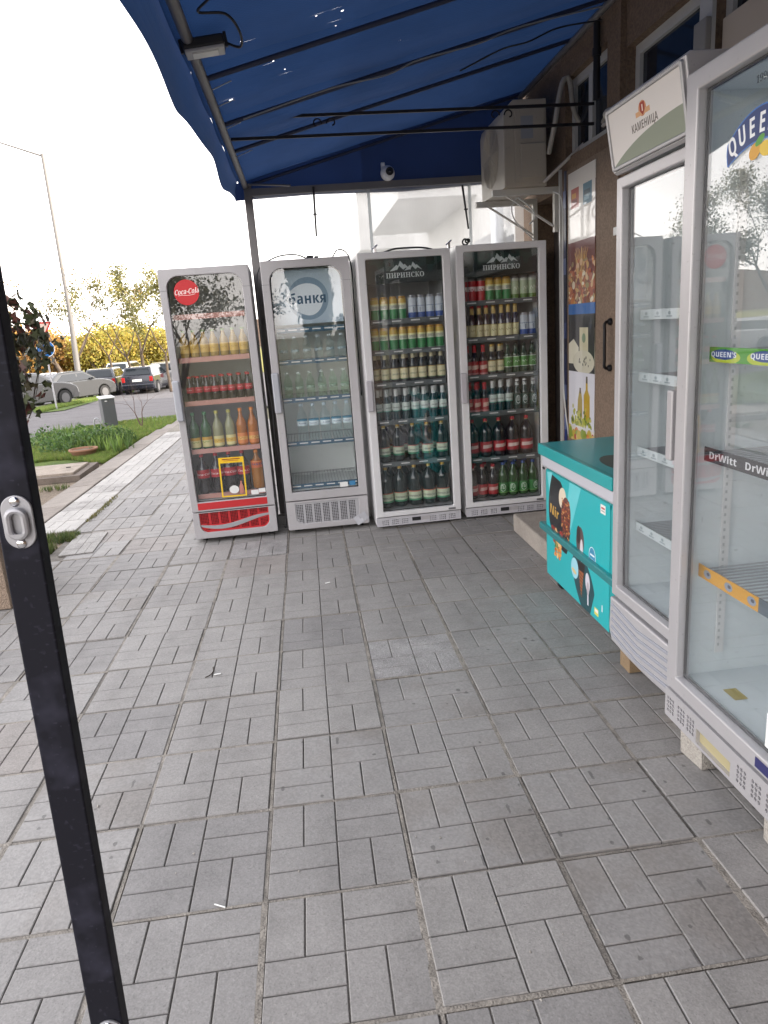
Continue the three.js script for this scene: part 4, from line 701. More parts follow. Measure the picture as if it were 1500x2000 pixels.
const built = {};
const rb = rng(404);
function stock(cooler, key, name, cat, label, group, xs, y, z) {
  for (const x of xs) {
    const p = V(x + (rb() - 0.5) * 0.004, y, z + (rb() - 0.5) * 0.022).applyAxisAngle(V(0, 1, 0), cooler.rotation.y).add(cooler.position), turn = cooler.rotation.y + (rb() - 0.5) * 0.9;
    if (!built[key]) { const t = thing(name, label, cat, [p.x, p.y, p.z], turn, group); for (const [n, g, m] of protos[key]()) part(n, g, m, t); built[key] = t; }
    else {
      const c = built[key].clone(); c.name = numbered(name); c.position.copy(p); c.rotation.y = turn; c.userData = { label, category: cat, group }; scene.add(c);
    }
  }
}
const row = (x0, x1, n) => Array.from({ length: n }, (_, k) => n === 1 ? (x0 + x1) / 2 : x0 + (x1 - x0) * k / (n - 1));
{
  const c1 = 'in the cooler with the red badge', G = 'drinks in the red badge cooler', z = -0.125;
  stock(redCooler, 'juice_small', 'juice_bottle', 'bottle', `small yellow drink bottle high up ${c1}`, G, row(-0.21, 0.21, 7), 1.36, z);
  stock(redCooler, 'cola_small', 'cola_bottle', 'bottle', `small dark cola bottle with red label ${c1}`, G, row(-0.21, 0.21, 8), 1.05, z);
  stock(redCooler, 'cola_small', 'cola_bottle', 'bottle', `small dark cola bottle in the rear row ${c1}`, G, row(-0.19, 0.20, 7), 1.05, z - 0.10);
  stock(redCooler, 'soda_green', 'soda_bottle', 'bottle', `green soda bottle with gold label ${c1}`, G, [-0.222, -0.136], 0.695, z);
  stock(redCooler, 'soda_lemon', 'soda_bottle', 'bottle', `clear lemon soda bottle ${c1}`, G, [-0.050, 0.036], 0.695, z);
  stock(redCooler, 'soda_orange', 'soda_bottle', 'bottle', `orange soda bottle with orange cap ${c1}`, G, [0.122, 0.208], 0.695, z);
  stock(redCooler, 'cola_large', 'cola_bottle', 'bottle', `large dark cola bottle on the lowest shelf ${c1}`, G, row(-0.20, 0.10, 4), 0.352, z - 0.01);
  stock(redCooler, 'orange_large', 'soda_bottle', 'bottle', `large orange soda bottle with blue lettering ${c1}`, G, [0.205], 0.352, z - 0.005);
  const c2 = 'in the grey water cooler', W2 = 'water bottles in the grey cooler';
  stock(waterCooler, 'water_small', 'water_bottle', 'bottle', `small clear water bottle on the upper bottle shelf ${c2}`, W2, row(-0.21, 0.215, 6), 1.29, z);
  stock(waterCooler, 'water_lime', 'water_bottle', 'bottle', `clear greenish water bottle on the middle shelf ${c2}`, W2, row(-0.205, 0.215, 6), 1.015, z);
  stock(waterCooler, 'water_large', 'water_bottle', 'bottle', `large clear water bottle with blue label ${c2}`, W2, row(-0.125, 0.215, 5), 0.69, z);
  const a = 'in the cooler beside the water cooler', GA = 'beer in the white cooler beside the water cooler', zz = -0.118;
  stock(beerA, 'can_green', 'beer_can', 'can', `green and gold beer can on the top shelf ${a}`, GA, row(-0.215, -0.015, 4), SH1[0], zz);
  stock(beerA, 'can_blue', 'beer_can', 'can', `white and blue beer can ${a}`, GA, row(0.058, 0.256, 4), SH1[0], zz);
  stock(beerA, 'can_green', 'beer_can', 'can', `green and gold beer can on the second shelf ${a}`, GA, row(-0.232, 0.25, 8), SH1[1], zz);
  stock(beerA, 'beer_cream', 'beer_bottle', 'bottle', `dark beer bottle with cream label ${a}`, GA, row(-0.242, 0.25, 8), SH1[2], zz);
  stock(beerA, 'beer_teal', 'beer_bottle', 'bottle', `blue green beer bottle with white label ${a}`, GA, row(-0.242, 0.25, 8), SH1[3], zz);
  stock(beerA, 'pet_dark', 'beer_bottle', 'bottle', `dark plastic beer bottle on the lowest shelf ${a}`, GA, row(-0.215, 0.23, 5), SH1[4], zz - 0.01);
  stock(beerA, 'pet_large', 'beer_bottle', 'bottle', `big dark plastic beer bottle on the floor ${a}`, GA, row(-0.223, 0.223, 5), 0.136, zz - 0.015);
  const b = 'in the cooler by the doorstep', GB = 'beer in the white cooler by the doorstep';
  const zr = zz - 0.085, ra = 'in the rear row beside the water cooler', rr2 = 'in the rear row of the doorstep cooler';
  stock(beerA, 'can_green', 'beer_can', 'can', `green and gold beer can ${ra}`, GA, row(-0.225, 0.24, 7), SH1[1], zr);
  stock(beerA, 'beer_cream', 'beer_bottle', 'bottle', `dark beer bottle with cream label ${ra}`, GA, row(-0.205, 0.215, 7), SH1[2], zr);
  stock(beerA, 'beer_teal', 'beer_bottle', 'bottle', `blue green beer bottle with white label ${ra}`, GA, row(-0.205, 0.215, 7), SH1[3], zr);
  stock(beerA, 'pet_dark', 'beer_bottle', 'bottle', `dark plastic beer bottle ${ra}`, GA, row(-0.165, 0.18, 4), SH1[4], zr - 0.03);
  stock(beerA, 'pet_large', 'beer_bottle', 'bottle', `big dark plastic beer bottle ${ra}`, GA, row(-0.167, 0.168, 4), 0.136, zr - 0.035);
  stock(beerB, 'beer_red', 'beer_bottle', 'bottle', `dark beer bottle with red label ${rr2}`, GB, row(-0.22, -0.157, 2), SH2[3], zr);
  stock(beerB, 'beer_cream', 'beer_bottle', 'bottle', `dark beer bottle with cream label ${rr2}`, GB, row(-0.03, 0.04, 2), SH2[2], zr);
  stock(beerB, 'beer_teal', 'beer_bottle', 'bottle', `blue green beer bottle with white label ${rr2}`, GB, row(-0.03, 0.10, 3), SH2[3], zr);
  stock(beerB, 'pet_red_small', 'beer_bottle', 'bottle', `plastic beer bottle with red label ${rr2}`, GB, row(-0.205, -0.12, 2), 0.136, zr - 0.02);
  stock(beerB, 'pet_green', 'beer_bottle', 'bottle', `green plastic beer bottle ${rr2}`, GB, row(0.045, 0.205, 3), 0.136, zr - 0.02);
  const NB = (k0, n) => row(-0.252 + 0.063 * k0, -0.252 + 0.063 * (k0 + n - 1), n);
  stock(beerB, 'can_red', 'beer_can', 'can', `red beer can with pale band ${b}`, GB, NB(0, 3), SH2[0], zz);
  stock(beerB, 'can_green', 'beer_can', 'can', `green and gold beer can ${b}`, GB, NB(3, 3), SH2[0], zz);
  stock(beerB, 'can_pale', 'beer_can', 'can', `pale green beer can ${b}`, GB, NB(6, 3), SH2[0], zz);
  stock(beerB, 'beer_amber', 'beer_bottle', 'bottle', `brown beer bottle with cream label ${b}`, GB, row(-0.256, -0.0925, 4), SH2[1], zz);
  stock(beerB, 'beer_gold', 'beer_bottle', 'bottle', `dark blue beer bottle with cream label ${b}`, GB, row(-0.038, 0.1255, 4), SH2[1], zz);
  stock(beerB, 'can_blue', 'beer_can', 'can', `white and blue beer can beside bottles ${b}`, GB, [0.187, 0.2505], SH2[1], zz);
  stock(beerB, 'beer_red', 'beer_bottle', 'bottle', `dark beer bottle with red label on the third shelf ${b}`, GB, NB(0, 3), SH2[2], zz);
  stock(beerB, 'beer_cream', 'beer_bottle', 'bottle', `dark beer bottle with cream label ${b}`, GB, NB(3, 2), SH2[2], zz);
  stock(beerB, 'beer_green', 'beer_bottle', 'bottle', `green beer bottle with green label ${b}`, GB, NB(5, 4), SH2[2], zz);
  stock(beerB, 'beer_red', 'beer_bottle', 'bottle', `dark beer bottle with red label on the fourth shelf ${b}`, GB, NB(0, 3), SH2[3], zz);
  stock(beerB, 'beer_teal', 'beer_bottle', 'bottle', `blue green beer bottle with white label ${b}`, GB, NB(3, 3), SH2[3], zz);
  stock(beerB, 'beer_ring', 'beer_bottle', 'bottle', `dark green beer bottle with white ring emblem ${b}`, GB, NB(6, 3), SH2[3], zz);
  stock(beerB, 'pet_red', 'beer_bottle', 'bottle', `big dark beer bottle with red label ${b}`, GB, row(-0.228, 0.192, 5), SH2[4], zz - 0.015);
  stock(beerB, 'pet_red_small', 'beer_bottle', 'bottle', `plastic beer bottle with red label on the floor ${b}`, GB, row(-0.243, -0.081, 3), 0.136, zz - 0.01);
  stock(beerB, 'pet_green', 'beer_bottle', 'bottle', `green plastic beer bottle with white ring ${b}`, GB, row(0.0, 0.243, 4), 0.136, zz - 0.01);
}

// ------------------------------------------------------------------ coolers and freezer along the wall
const R90 = -Math.PI / 2;
{ // narrow cooler with the tilted header
  const W = 0.55, a = W / 2, H = 2.05, y0 = 0.115;
  const t = thing('drinks_cooler', 'empty narrow cooler with a tilted white header beside the turquoise freezer', 'cooler', [1.2, y0, -2.425], R90, 'coolers standing along the wall');
  const d = coolerBody(t, { W, H: 1.90, D: 0.6, y0: 0.215, floor: 0.255, door: { y1: 1.84, r: 0.004 }, glass: { x0: -a + 0.045, x1: a - 0.05, y0: 0.262, y1: 1.80, rb: 0.004, rt: 0.004 }, shell: M.alu, frame: M.alu, liner: M.liner, shelves: [1.36, 1.13, 0.84, 0.53], rail: std([0.52, 0.56, 0.57], 0.5), feet: 0 });
  part('handle', [rspan(a - 0.058, a - 0.022, 0.885, 1.115, 0.0205, 0.040, 0.006), rspan(a - 0.052, a - 0.028, 0.905, 0.925, -0.001, 0.022, 0.003), rspan(a - 0.052, a - 0.028, 1.075, 1.095, -0.001, 0.022, 0.003)], M.alu, d);
  // header: box with a face that leans outwards at its top
  const hs = new THREE.Shape(); hs.moveTo(-0.30, 1.905); hs.lineTo(0.0, 1.850); hs.lineTo(0.012, 1.858); hs.lineTo(0.045, 2.062); hs.lineTo(0.03, 2.075); hs.lineTo(-0.30, 2.075);
  const hd = part('header', extr(hs, W, 0.004, -a).rotateY(-Math.PI / 2), M.alu, t);
  const th = paint(512, 208, (c) => {
    c.fillStyle = '#dfdad6'; c.fillRect(0, 0, 512, 208); c.fillStyle = '#8f9686'; c.beginPath(); c.moveTo(0, 208); c.quadraticCurveTo(200, 120, 512, 118); c.lineTo(512, 208); c.fill();
    c.fillStyle = '#c98a62'; c.beginPath(); c.arc(256, 54, 27, 0, 7); c.fill(); c.fillStyle = '#d8a87c'; c.fillRect(206, 58, 100, 18); c.fillStyle = '#a03c2c'; c.beginPath(); c.moveTo(240, 32); c.lineTo(272, 32); c.lineTo(272, 62); c.lineTo(256, 78); c.lineTo(240, 62); c.fill(); c.fillStyle = '#e8d8cc'; c.fillRect(252, 40, 8, 24);
    c.fillStyle = '#6d6660'; c.font = 'bold 38px sans-serif'; c.textAlign = 'center'; c.save(); c.translate(258, 122); c.scale(0.86, 1.1); c.fillText('КАМЕНИЦА', 0, 0); c.restore();
  });
  const face = part('header_sign', new THREE.BoxGeometry(W - 0.05, 0.175, 0.004), std(0xffffff, 0.55, { map: th, specularIntensity: 0.5 }), hd); face.position.set(0, 1.960, 0.0305); face.rotation.x = 0.160;
  const rim = (() => { const s = rrect(new THREE.Shape(), -a + 0.012, -0.100, a - 0.012, 0.100, 0.01); s.holes.push(rrect(new THREE.Path(), -a + 0.026, -0.087, a - 0.026, 0.087, 0.008)); return extr(s, 0.012, 0.003); })();
  const rm = part('header_rim', rim, M.steel, hd); rm.position.set(0, 1.960, 0.026); rm.rotation.x = 0.160;
  // kick panel with V shaped ribs
  const ks = new THREE.Shape(); ks.moveTo(-a + 0.01, 0.205); ks.lineTo(a - 0.01, 0.205); ks.lineTo(a - 0.012, 0.012); ks.quadraticCurveTo(0, -0.012, -a + 0.025, 0.012); ks.lineTo(-a - 0.002, 0.06);
  const kp = part('kick_panel', extr(ks, 0.04, 0.006, -0.03), M.alu, t);
  for (let k = 0; k < 5; k++) { const y = 0.172 - k * 0.033, s = new THREE.Shape(), h = 0.012; s.moveTo(-a + 0.03, y); s.lineTo(-0.01, y - 0.022); s.lineTo(a - 0.03, y); s.lineTo(a - 0.03, y + h); s.lineTo(-0.01, y + h - 0.022); s.lineTo(-a + 0.03, y + h); part('rib', extr(s, 0.010, 0.003, 0.006), k % 1 ? M.alu : std([0.30, 0.31, 0.35], 0.45), kp); }
  part('back_grille', (() => { const G = []; for (let k = 0; k < 26; k++) G.push(box(0.004, 0.16, 0.004, -0.2 + k * 0.016, 0.74, -0.555)); for (let k = 0; k < 10; k++) G.push(box(0.42, 0.003, 0.003, 0, 0.67 + k * 0.016, -0.551)); return G; })(), M.wire, t);
  part('shelf_clips', (() => { const G = []; for (let k = 0; k < 24; k++) G.push(box(0.04, 0.016, 0.006, -0.02, 0.36 + k * 0.058, -0.557)); return G; })(), M.white, t);
  const tr = paint(256, 32, (c) => { c.fillStyle = '#c5cdd0'; c.fillRect(0, 0, 256, 32); c.fillStyle = '#8a979c'; for (let k = 0; k < 5; k++) { c.beginPath(); c.arc(26 + k * 51, 13, 6, 0, 7); c.fill(); c.fillRect(14 + k * 51, 21, 24, 5); } });
  for (const y of [1.36, 1.13, 0.84, 0.53]) part('rail_print', quad(W - 0.12, 0.034, 0, y - 0.008, -0.0748), std(0xffffff, 0.5, { map: tr }), t);
  for (const [z, n] of [[-2.64, 0], [-2.22, 1]]) for (const x of [1.235, 1.70]) solo('wooden_block', rspan(x, x + 0.11, 0.0, 0.1145, z - 0.045, z + 0.045, 0.004), M.wood, 'wooden block propping up the narrow cooler with the tilted header', 'block', 'blocks under the narrow cooler');
}
{ // wide cooler with the blue badge
  const W = 0.64, a = W / 2, y0 = 0.098;
  const t = thing('drinks_cooler', 'empty cooler with a blue oval badge raised on stone blocks', 'cooler', [1.15, y0, -1.81], R90, 'coolers standing along the wall');
  const d = coolerBody(t, { W, H: 2.02, D: 0.6, y0: 0.115, floor: 0.165, door: { y1: 2.02, r: 0.004 }, glass: { x0: -a + 0.062, x1: a - 0.062, y0: 0.170, y1: 1.968, rb: 0.004, rt: 0.004 }, shell: M.coolerGrey, frame: M.alu, liner: M.liner, shelves: [1.255, 0.945, 0.555], feet: 0 });
  const rail = (y, m, x0, x1) => part('rail_print', span(x0, x1, y - 0.022, y + 0.022, -0.079, -0.075), m, t);
  const tg = paint(512, 64, (c) => { const g = ['#4f9c2c', '#b8c62c']; c.fillStyle = g[0]; c.fillRect(0, 0, 512, 64); c.fillStyle = g[1]; for (const x of [80, 250, 420]) { c.beginPath(); c.ellipse(x, 40, 70, 30, 0, 0, 7); c.fill(); } c.font = 'bold 30px sans-serif'; c.textAlign = 'center'; for (const x of [70, 256, 440]) { c.fillStyle = '#24448a'; c.beginPath(); c.ellipse(x, 30, 62, 22, 0, 0, 7); c.fill(); c.fillStyle = '#eef0f4'; c.fillText("QUEEN'S", x, 41); } });
  const tw = paint(512, 64, (c) => { c.fillStyle = '#23232a'; c.fillRect(0, 0, 512, 64); c.fillStyle = '#d5d5d8'; c.font = 'bold 44px sans-serif'; for (const x of [24, 200, 376]) c.fillText('DrWitt', x, 48); });
  const ty = paint(512, 64, (c) => { c.fillStyle = '#d39a34'; c.fillRect(0, 0, 300, 64); c.fillStyle = '#5a6670'; c.fillRect(300, 0, 212, 64); for (const x of [50, 160, 270]) { c.fillStyle = '#8e97a8'; c.beginPath(); c.arc(x, 32, 20, 0, 7); c.fill(); c.fillStyle = '#3c3f52'; c.beginPath(); c.arc(x + 4, 30, 8, 0, 7); c.fill(); } c.strokeStyle = '#d0d6da'; c.lineWidth = 4; c.strokeRect(360, 12, 120, 38); c.fillStyle = '#c4ccd2'; c.fillRect(372, 24, 96, 12); });
  rail(1.245, std(0xffffff, 0.45, { map: tg }), -a + 0.052, a - 0.052); rail(0.938, std(0xffffff, 0.45, { map: tw }), -a + 0.048, a - 0.052); rail(0.548, std(0xffffff, 0.45, { map: ty }), -a + 0.045, a - 0.052);
  for (const x of [-a + 0.047, a - 0.047]) { const G = [box(0.006, 1.62, 0.028, x, 1.05, -0.16)]; const up = part('upright', G, M.white, t); const S = []; for (let k = 0; k < 62; k++) S.push(box(0.0075, 0.010, 0.007, x, 0.27 + k * 0.0255, -0.155)); part('upright_slots', S, M.linerGrey, up); }
  part('back_baffle', span(-a + 0.12, a - 0.12, 0.32, 0.56, -0.558, -0.540), M.liner, t);
  part('floor_sticker', new THREE.PlaneGeometry(0.07, 0.045).rotateX(-Math.PI / 2).translate(-0.12, 0.1665, -0.13), std([0.45, 0.36, 0.10], 0.5), t);
  // badge on the glass
  const tq = paint(512, 320, (c, w, h) => {
    c.clearRect(0, 0, w, h); c.fillStyle = '#10306e'; c.beginPath(); c.moveTo(18, 250); c.quadraticCurveTo(0, 200, 10, 160); c.quadraticCurveTo(120, 60, 256, 58); c.quadraticCurveTo(392, 60, 502, 160); c.quadraticCurveTo(512, 200, 494, 250); c.quadraticCurveTo(380, 190, 256, 188); c.quadraticCurveTo(132, 190, 18, 250); c.fill();
    c.strokeStyle = '#3f78c4'; c.lineWidth = 6; c.stroke(); c.fillStyle = '#f2f4f6'; c.font = 'bold 104px sans-serif'; c.textAlign = 'center';
    const s = "QUEEN'S", n = s.length; for (let k = 0; k < n; k++) { const u = (k - (n - 1) / 2) / ((n - 1) / 2), x = 256 + u * 196; c.save(); c.translate(x, 162 + u * u * 46); c.rotate(u * 0.36); c.scale(0.82, 1.05); c.fillText(s[k], 0, 0); c.restore(); }
    c.fillStyle = '#d9a02c'; c.beginPath(); c.ellipse(215, 226, 42, 32, -0.4, 0, 7); c.fill(); c.fillStyle = '#e4c23c'; c.beginPath(); c.ellipse(290, 230, 44, 30, 0.2, 0, 7); c.fill(); c.fillStyle = '#4f9a2c'; c.beginPath(); c.ellipse(246, 190, 34, 16, -0.5, 0, 7); c.fill();
  });
  part('badge', quad(0.30, 0.19, 0.012, 1.795, -0.0195), std(0xffffff, 0.4, { map: tq, transparent: true, alphaTest: 0.5, side: THREE.DoubleSide }), d);
  const tn = paint(256, 96, (c) => { c.clearRect(0, 0, 256, 96); c.fillStyle = '#1c2a34'; c.font = 'bold 74px serif'; c.textAlign = 'center'; c.fillText('1996', 128, 74); });
  part('badge_year', quad(0.085, 0.032, 0.005, 1.918, -0.0195), std(0xffffff, 0.5, { map: tn, transparent: true, alphaTest: 0.4, side: THREE.DoubleSide }), d);
  part('glass_sticker', quad(0.09, 0.105, 0.238, 0.245, -0.0195), M.paper, d);
  part('price_sticker', quad(0.13, 0.032, 0.25, 0.142, 0.0012), std([0.03, 0.03, 0.12], 0.5), d);
  // perforated kick panel with a window
  const fs = rrect(new THREE.Shape(), -a + 0.002, 0.0, a - 0.002, 0.108, 0.006); fs.holes.push(rrect(new THREE.Path(), -0.115, 0.012, 0.075, 0.062, 0.004));
  for (const gx of [-0.285, -0.215, -0.155]) holeGrid(fs, 3, 4, gx - 0.012, 0.028, 0.0165, 0.0155, 0.0066, true);
  for (const gx of [0.125, 0.195, 0.262]) holeGrid(fs, 3, 4, gx - 0.012, 0.028, 0.0165, 0.0155, 0.0066, true);
  const kp = part('kick_panel', extr(fs, 0.03, 0, -0.028), M.alu, t);
  part('kick_backing', span(-a + 0.01, a - 0.01, 0.005, 0.105, -0.050, -0.046), M.black, kp);
  part('kick_window', span(-0.117, 0.077, 0.010, 0.064, -0.016, -0.012), std([0.40, 0.35, 0.20], 0.5), kp);
  const sb = (x, z, w, dd, h, lab, turn) => { const o = thing('stone_block', lab, 'block', [x, 0, z], turn, 'blocks under the blue badge cooler'); const g = rbox(w, h, dd, 0.008, 0, h / 2, 0); const p = g.attributes.position, r = rng((x * 100 + z * 1000) | 0); for (let i = 0; i < p.count; i++) if (p.getY(i) < h * 0.8) { p.setX(i, p.getX(i) * (0.94 + 0.05 * Math.sin(p.getY(i) * 60))); } part('stone', g, M.stone, o); return o; };
  sb(1.245, -1.985, 0.17, 0.12, 0.0975, 'pale broken stone block under the cooler with the blue badge', 0.1);
  sb(1.245, -1.53, 0.17, 0.12, 0.0975, 'pale broken stone block under the cooler with the blue badge', -0.1);
  sb(1.66, -1.985, 0.12, 0.12, 0.0975, 'pale broken stone block under the cooler with the blue badge', 0);
  sb(1.66, -1.53, 0.12, 0.12, 0.0975, 'pale broken stone block under the cooler with the blue badge', 0);
}
{ // turquoise chest freezer
  const W = 0.93, a = W / 2, D = 0.58;
  const t = thing('chest_freezer', 'turquoise chest freezer printed with ice creams standing on castors', 'freezer', [1.245, 0, -3.235], R90);
  const teal = std([0.012, 0.36, 0.37], 0.35, { clearcoat: 0.5, clearcoatRoughness: 0.2, map: tDirt, m: true }), tealDark = std([0.008, 0.20, 0.21], 0.35, { clearcoat: 0.8, clearcoatRoughness: 0.08 });
  const tf = paint(1024, 768, (c, w, h) => {
    const r = rng(6); c.fillStyle = '#1db0b4'; c.fillRect(0, 0, w, h);
    const X = (x) => x * w, Y = (y) => y * h;
    c.fillStyle = '#62cdd2'; c.beginPath(); c.moveTo(X(0.42), Y(0)); c.lineTo(X(0.60), Y(0)); c.lineTo(X(0.40), Y(0.5)); c.lineTo(X(0.32), Y(0.5)); c.fill(); c.fillStyle = '#7fd6da'; c.beginPath(); c.moveTo(X(0.02), Y(0.02)); c.lineTo(X(0.12), Y(0)); c.lineTo(X(0.08), Y(0.3)); c.fill();
    // dark packet with a cone
    c.save(); c.translate(-12, 0); c.scale(1.26, 1.06);
    c.fillStyle = '#17171c'; c.beginPath(); c.moveTo(X(0.10), Y(0.02)); c.lineTo(X(0.22), Y(0.04)); c.bezierCurveTo(X(0.36), Y(0.2), X(0.38), Y(0.42), X(0.30), Y(0.62)); c.bezierCurveTo(X(0.2), Y(0.64), X(0.09), Y(0.55), X(0.055), Y(0.44)); c.bezierCurveTo(X(0.03), Y(0.3), X(0.05), Y(0.15), X(0.10), Y(0.02)); c.fill();
    c.fillStyle = '#d0a343'; c.font = 'bold 92px sans-serif'; c.save(); c.translate(X(0.055), Y(0.36)); c.rotate(0.12); c.fillText('Nir', 0, 0); c.restore();
    c.fillStyle = '#e4d6bd'; c.beginPath(); c.ellipse(X(0.245), Y(0.17), 50, 70, 0.2, 0, 7); c.fill(); c.fillStyle = '#6a3020'; c.beginPath(); c.ellipse(X(0.29), Y(0.30), 66, 120, 0.1, 0, 7); c.fill();
    for (let k = 0; k < 170; k++) { c.fillStyle = ['#a4502c', '#3c1a12', '#c98a4a', '#7c3420'][(r() * 4) | 0]; c.beginPath(); c.ellipse(X(0.235 + r() * 0.11), Y(0.17 + r() * 0.36), 8, 6, r() * 3, 0, 7); c.fill(); }
    c.fillStyle = '#b5452e'; for (let k = 0; k < 26; k++) { c.beginPath(); c.ellipse(X(0.10 + r() * 0.13), Y(0.48 + r() * 0.10), 24, 17, r() * 3, 0, 7); c.fill(); c.fillStyle = ['#c96a3a', '#a83428', '#e0b07a', '#8c2c20'][(r() * 4) | 0]; }
    c.restore();
    // fruit below the bumper
    for (let k = 0; k < 40; k++) { c.fillStyle = ['#d0762c', '#e29a44', '#b8561c', '#e6c48a'][(r() * 4) | 0]; c.beginPath(); c.ellipse(X(0.21 + (r() - 0.5) * 0.11), Y(0.69 + (r() - 0.5) * 0.13), 17, 13, r() * 3, 0, 7); c.fill(); }
    c.fillStyle = '#2f7d4a'; for (let k = 0; k < 6; k++) { c.beginPath(); c.ellipse(X(0.15 + r() * 0.06), Y(0.63 + r() * 0.04), 20, 6, r() * 3, 0, 7); c.fill(); }
    // big dark oval with a chocolate cone and a stick
    c.fillStyle = '#14474e'; c.beginPath(); c.moveTo(X(0.46), Y(0.66)); c.bezierCurveTo(X(0.5), Y(0.5), X(0.72), Y(0.52), X(0.80), Y(0.80)); c.lineTo(X(0.74), Y(1)); c.lineTo(X(0.60), Y(1)); c.bezierCurveTo(X(0.52), Y(0.9), X(0.46), Y(0.8), X(0.46), Y(0.66)); c.fill();
    c.fillStyle = '#9fd7e4'; c.beginPath(); c.ellipse(X(0.50), Y(0.72), 60, 70, 0, 0, 7); c.fill(); c.fillStyle = '#d8c08c'; c.beginPath(); c.ellipse(X(0.49), Y(0.75), 40, 14, 0.2, 0, 7); c.fill();
    c.fillStyle = '#5a4a48'; c.beginPath(); c.ellipse(X(0.585), Y(0.45), 60, 96, 0.1, 0, 7); c.fill(); c.fillStyle = '#2e2422'; c.beginPath(); c.ellipse(X(0.56), Y(0.40), 30, 60, 0.1, 0, 7); c.fill(); c.fillStyle = '#d9d2d6'; c.beginPath(); c.ellipse(X(0.605), Y(0.52), 24, 76, 0.05, 0, 7); c.fill();
    c.fillStyle = '#1e1614'; c.beginPath(); c.moveTo(X(0.55), Y(0.62)); c.lineTo(X(0.66), Y(0.62)); c.lineTo(X(0.645), Y(0.74)); c.lineTo(X(0.56), Y(0.74)); c.fill();
    c.fillStyle = '#9a5a34'; c.beginPath(); c.moveTo(X(0.56), Y(0.70)); c.lineTo(X(0.64), Y(0.70)); c.lineTo(X(0.605), Y(0.93)); c.fill(); c.strokeStyle = '#4a2414'; c.lineWidth = 5; for (let k = 0; k < 7; k++) { c.beginPath(); c.moveTo(X(0.565), Y(0.72 + k * 0.03)); c.lineTo(X(0.635), Y(0.735 + k * 0.03)); c.stroke(); }
    c.fillStyle = '#d6d2dc'; c.beginPath(); c.ellipse(X(0.70), Y(0.75), 34, 62, -0.1, 0, 7); c.fill(); c.fillRect(X(0.695), Y(0.80), 20, 110); c.fillStyle = '#b8adb4'; c.beginPath(); c.ellipse(X(0.705), Y(0.80), 20, 44, 0, 0, 7); c.fill();
    c.strokeStyle = '#e9f2f6'; c.lineWidth = 10; c.beginPath(); c.ellipse(X(0.765), Y(0.50), 44, 56, 0, 0, 7); c.stroke(); c.fillStyle = '#3f8fb4'; c.fill(); c.fillStyle = '#e9f2f6'; c.fillRect(X(0.735), Y(0.48), 64, 12); c.fillRect(X(0.735), Y(0.52), 64, 10);
    c.fillStyle = '#eceae2'; c.fillRect(X(0.875), Y(0.03), 66, 54); c.fillStyle = '#b44'; c.fillRect(X(0.885), Y(0.05), 46, 10); c.fillStyle = '#999'; c.fillRect(X(0.885), Y(0.075), 46, 6);
    c.fillStyle = '#d9d25c'; c.fillRect(X(0.80), Y(0.90), 58, 46); c.fillStyle = '#eeeadd'; c.fillRect(X(0.806), Y(0.91), 46, 20); c.fillStyle = '#f0f0f0'; c.fillRect(X(0.90), Y(0.83), 12, 44);
  });
  const body = part('body', rspan(-a, a, 0.06, 0.70, -D, 0, 0.045), teal, t);
  part('front_print', quad(W - 0.10, 0.595, 0, 0.385, 0.0015), std(0xffffff, 0.33, { map: tf, clearcoat: 0.5, clearcoatRoughness: 0.2 }), body);
  part('rim', rspan(-a - 0.004, a + 0.004, 0.688, 0.765, -D - 0.004, 0.010, 0.02), std([0.50, 0.50, 0.54], 0.4), t);
  const lid = part('lid', rspan(-a - 0.012, a + 0.012, 0.758, 0.818, -D - 0.008, 0.026, 0.006), teal, t);
  const tl = paint(512, 320, (c, w, h) => { const r = rng(14); c.fillStyle = '#18a6ac'; c.fillRect(0, 0, w, h); c.fillStyle = '#1d5054'; c.beginPath(); c.ellipse(400, 230, 130, 60, 0, 0, 7); c.fill(); c.fillStyle = '#8a5a34'; c.beginPath(); c.ellipse(330, 70, 120, 40, 0.1, 0, 7); c.fill(); for (let k = 0; k < 50; k++) { c.fillStyle = ['#b4602c', '#7a3a1c', '#c9924a', '#9a4a2a'][(r() * 4) | 0]; c.beginPath(); c.ellipse(230 + r() * 200, 45 + r() * 50, 12, 7, r() * 3, 0, 7); c.fill(); } });
  part('lid_print', new THREE.PlaneGeometry(W - 0.03, D - 0.02).rotateX(-Math.PI / 2).translate(0, 0.8195, -D / 2 + 0.009), std(0xffffff, 0.32, { map: tl, clearcoat: 0.35, clearcoatRoughness: 0.15 }), lid);
  part('lid_latch', rspan(-a + 0.0, -a + 0.028, 0.675, 0.686, 0.0, 0.006, 0.002), M.black, t);
  part('bumper', [rspan(-a - 0.022, a + 0.020, 0.330, 0.372, -0.02, 0.022, 0.010), rspan(a - 0.03, a + 0.020, 0.330, 0.372, -D, -0.02, 0.010)], tealDark, t);
  for (const x of [-a + 0.10, a - 0.06]) for (const z of [-0.07, -D + 0.07]) { const c = part('castor', [new THREE.CylinderGeometry(0.028, 0.028, 0.022, 14).rotateZ(Math.PI / 2).translate(x, 0.028, z)], M.rubber, t); part('castor_fork', [box(0.034, 0.03, 0.03, x, 0.049, z)], M.wire, c); }
}
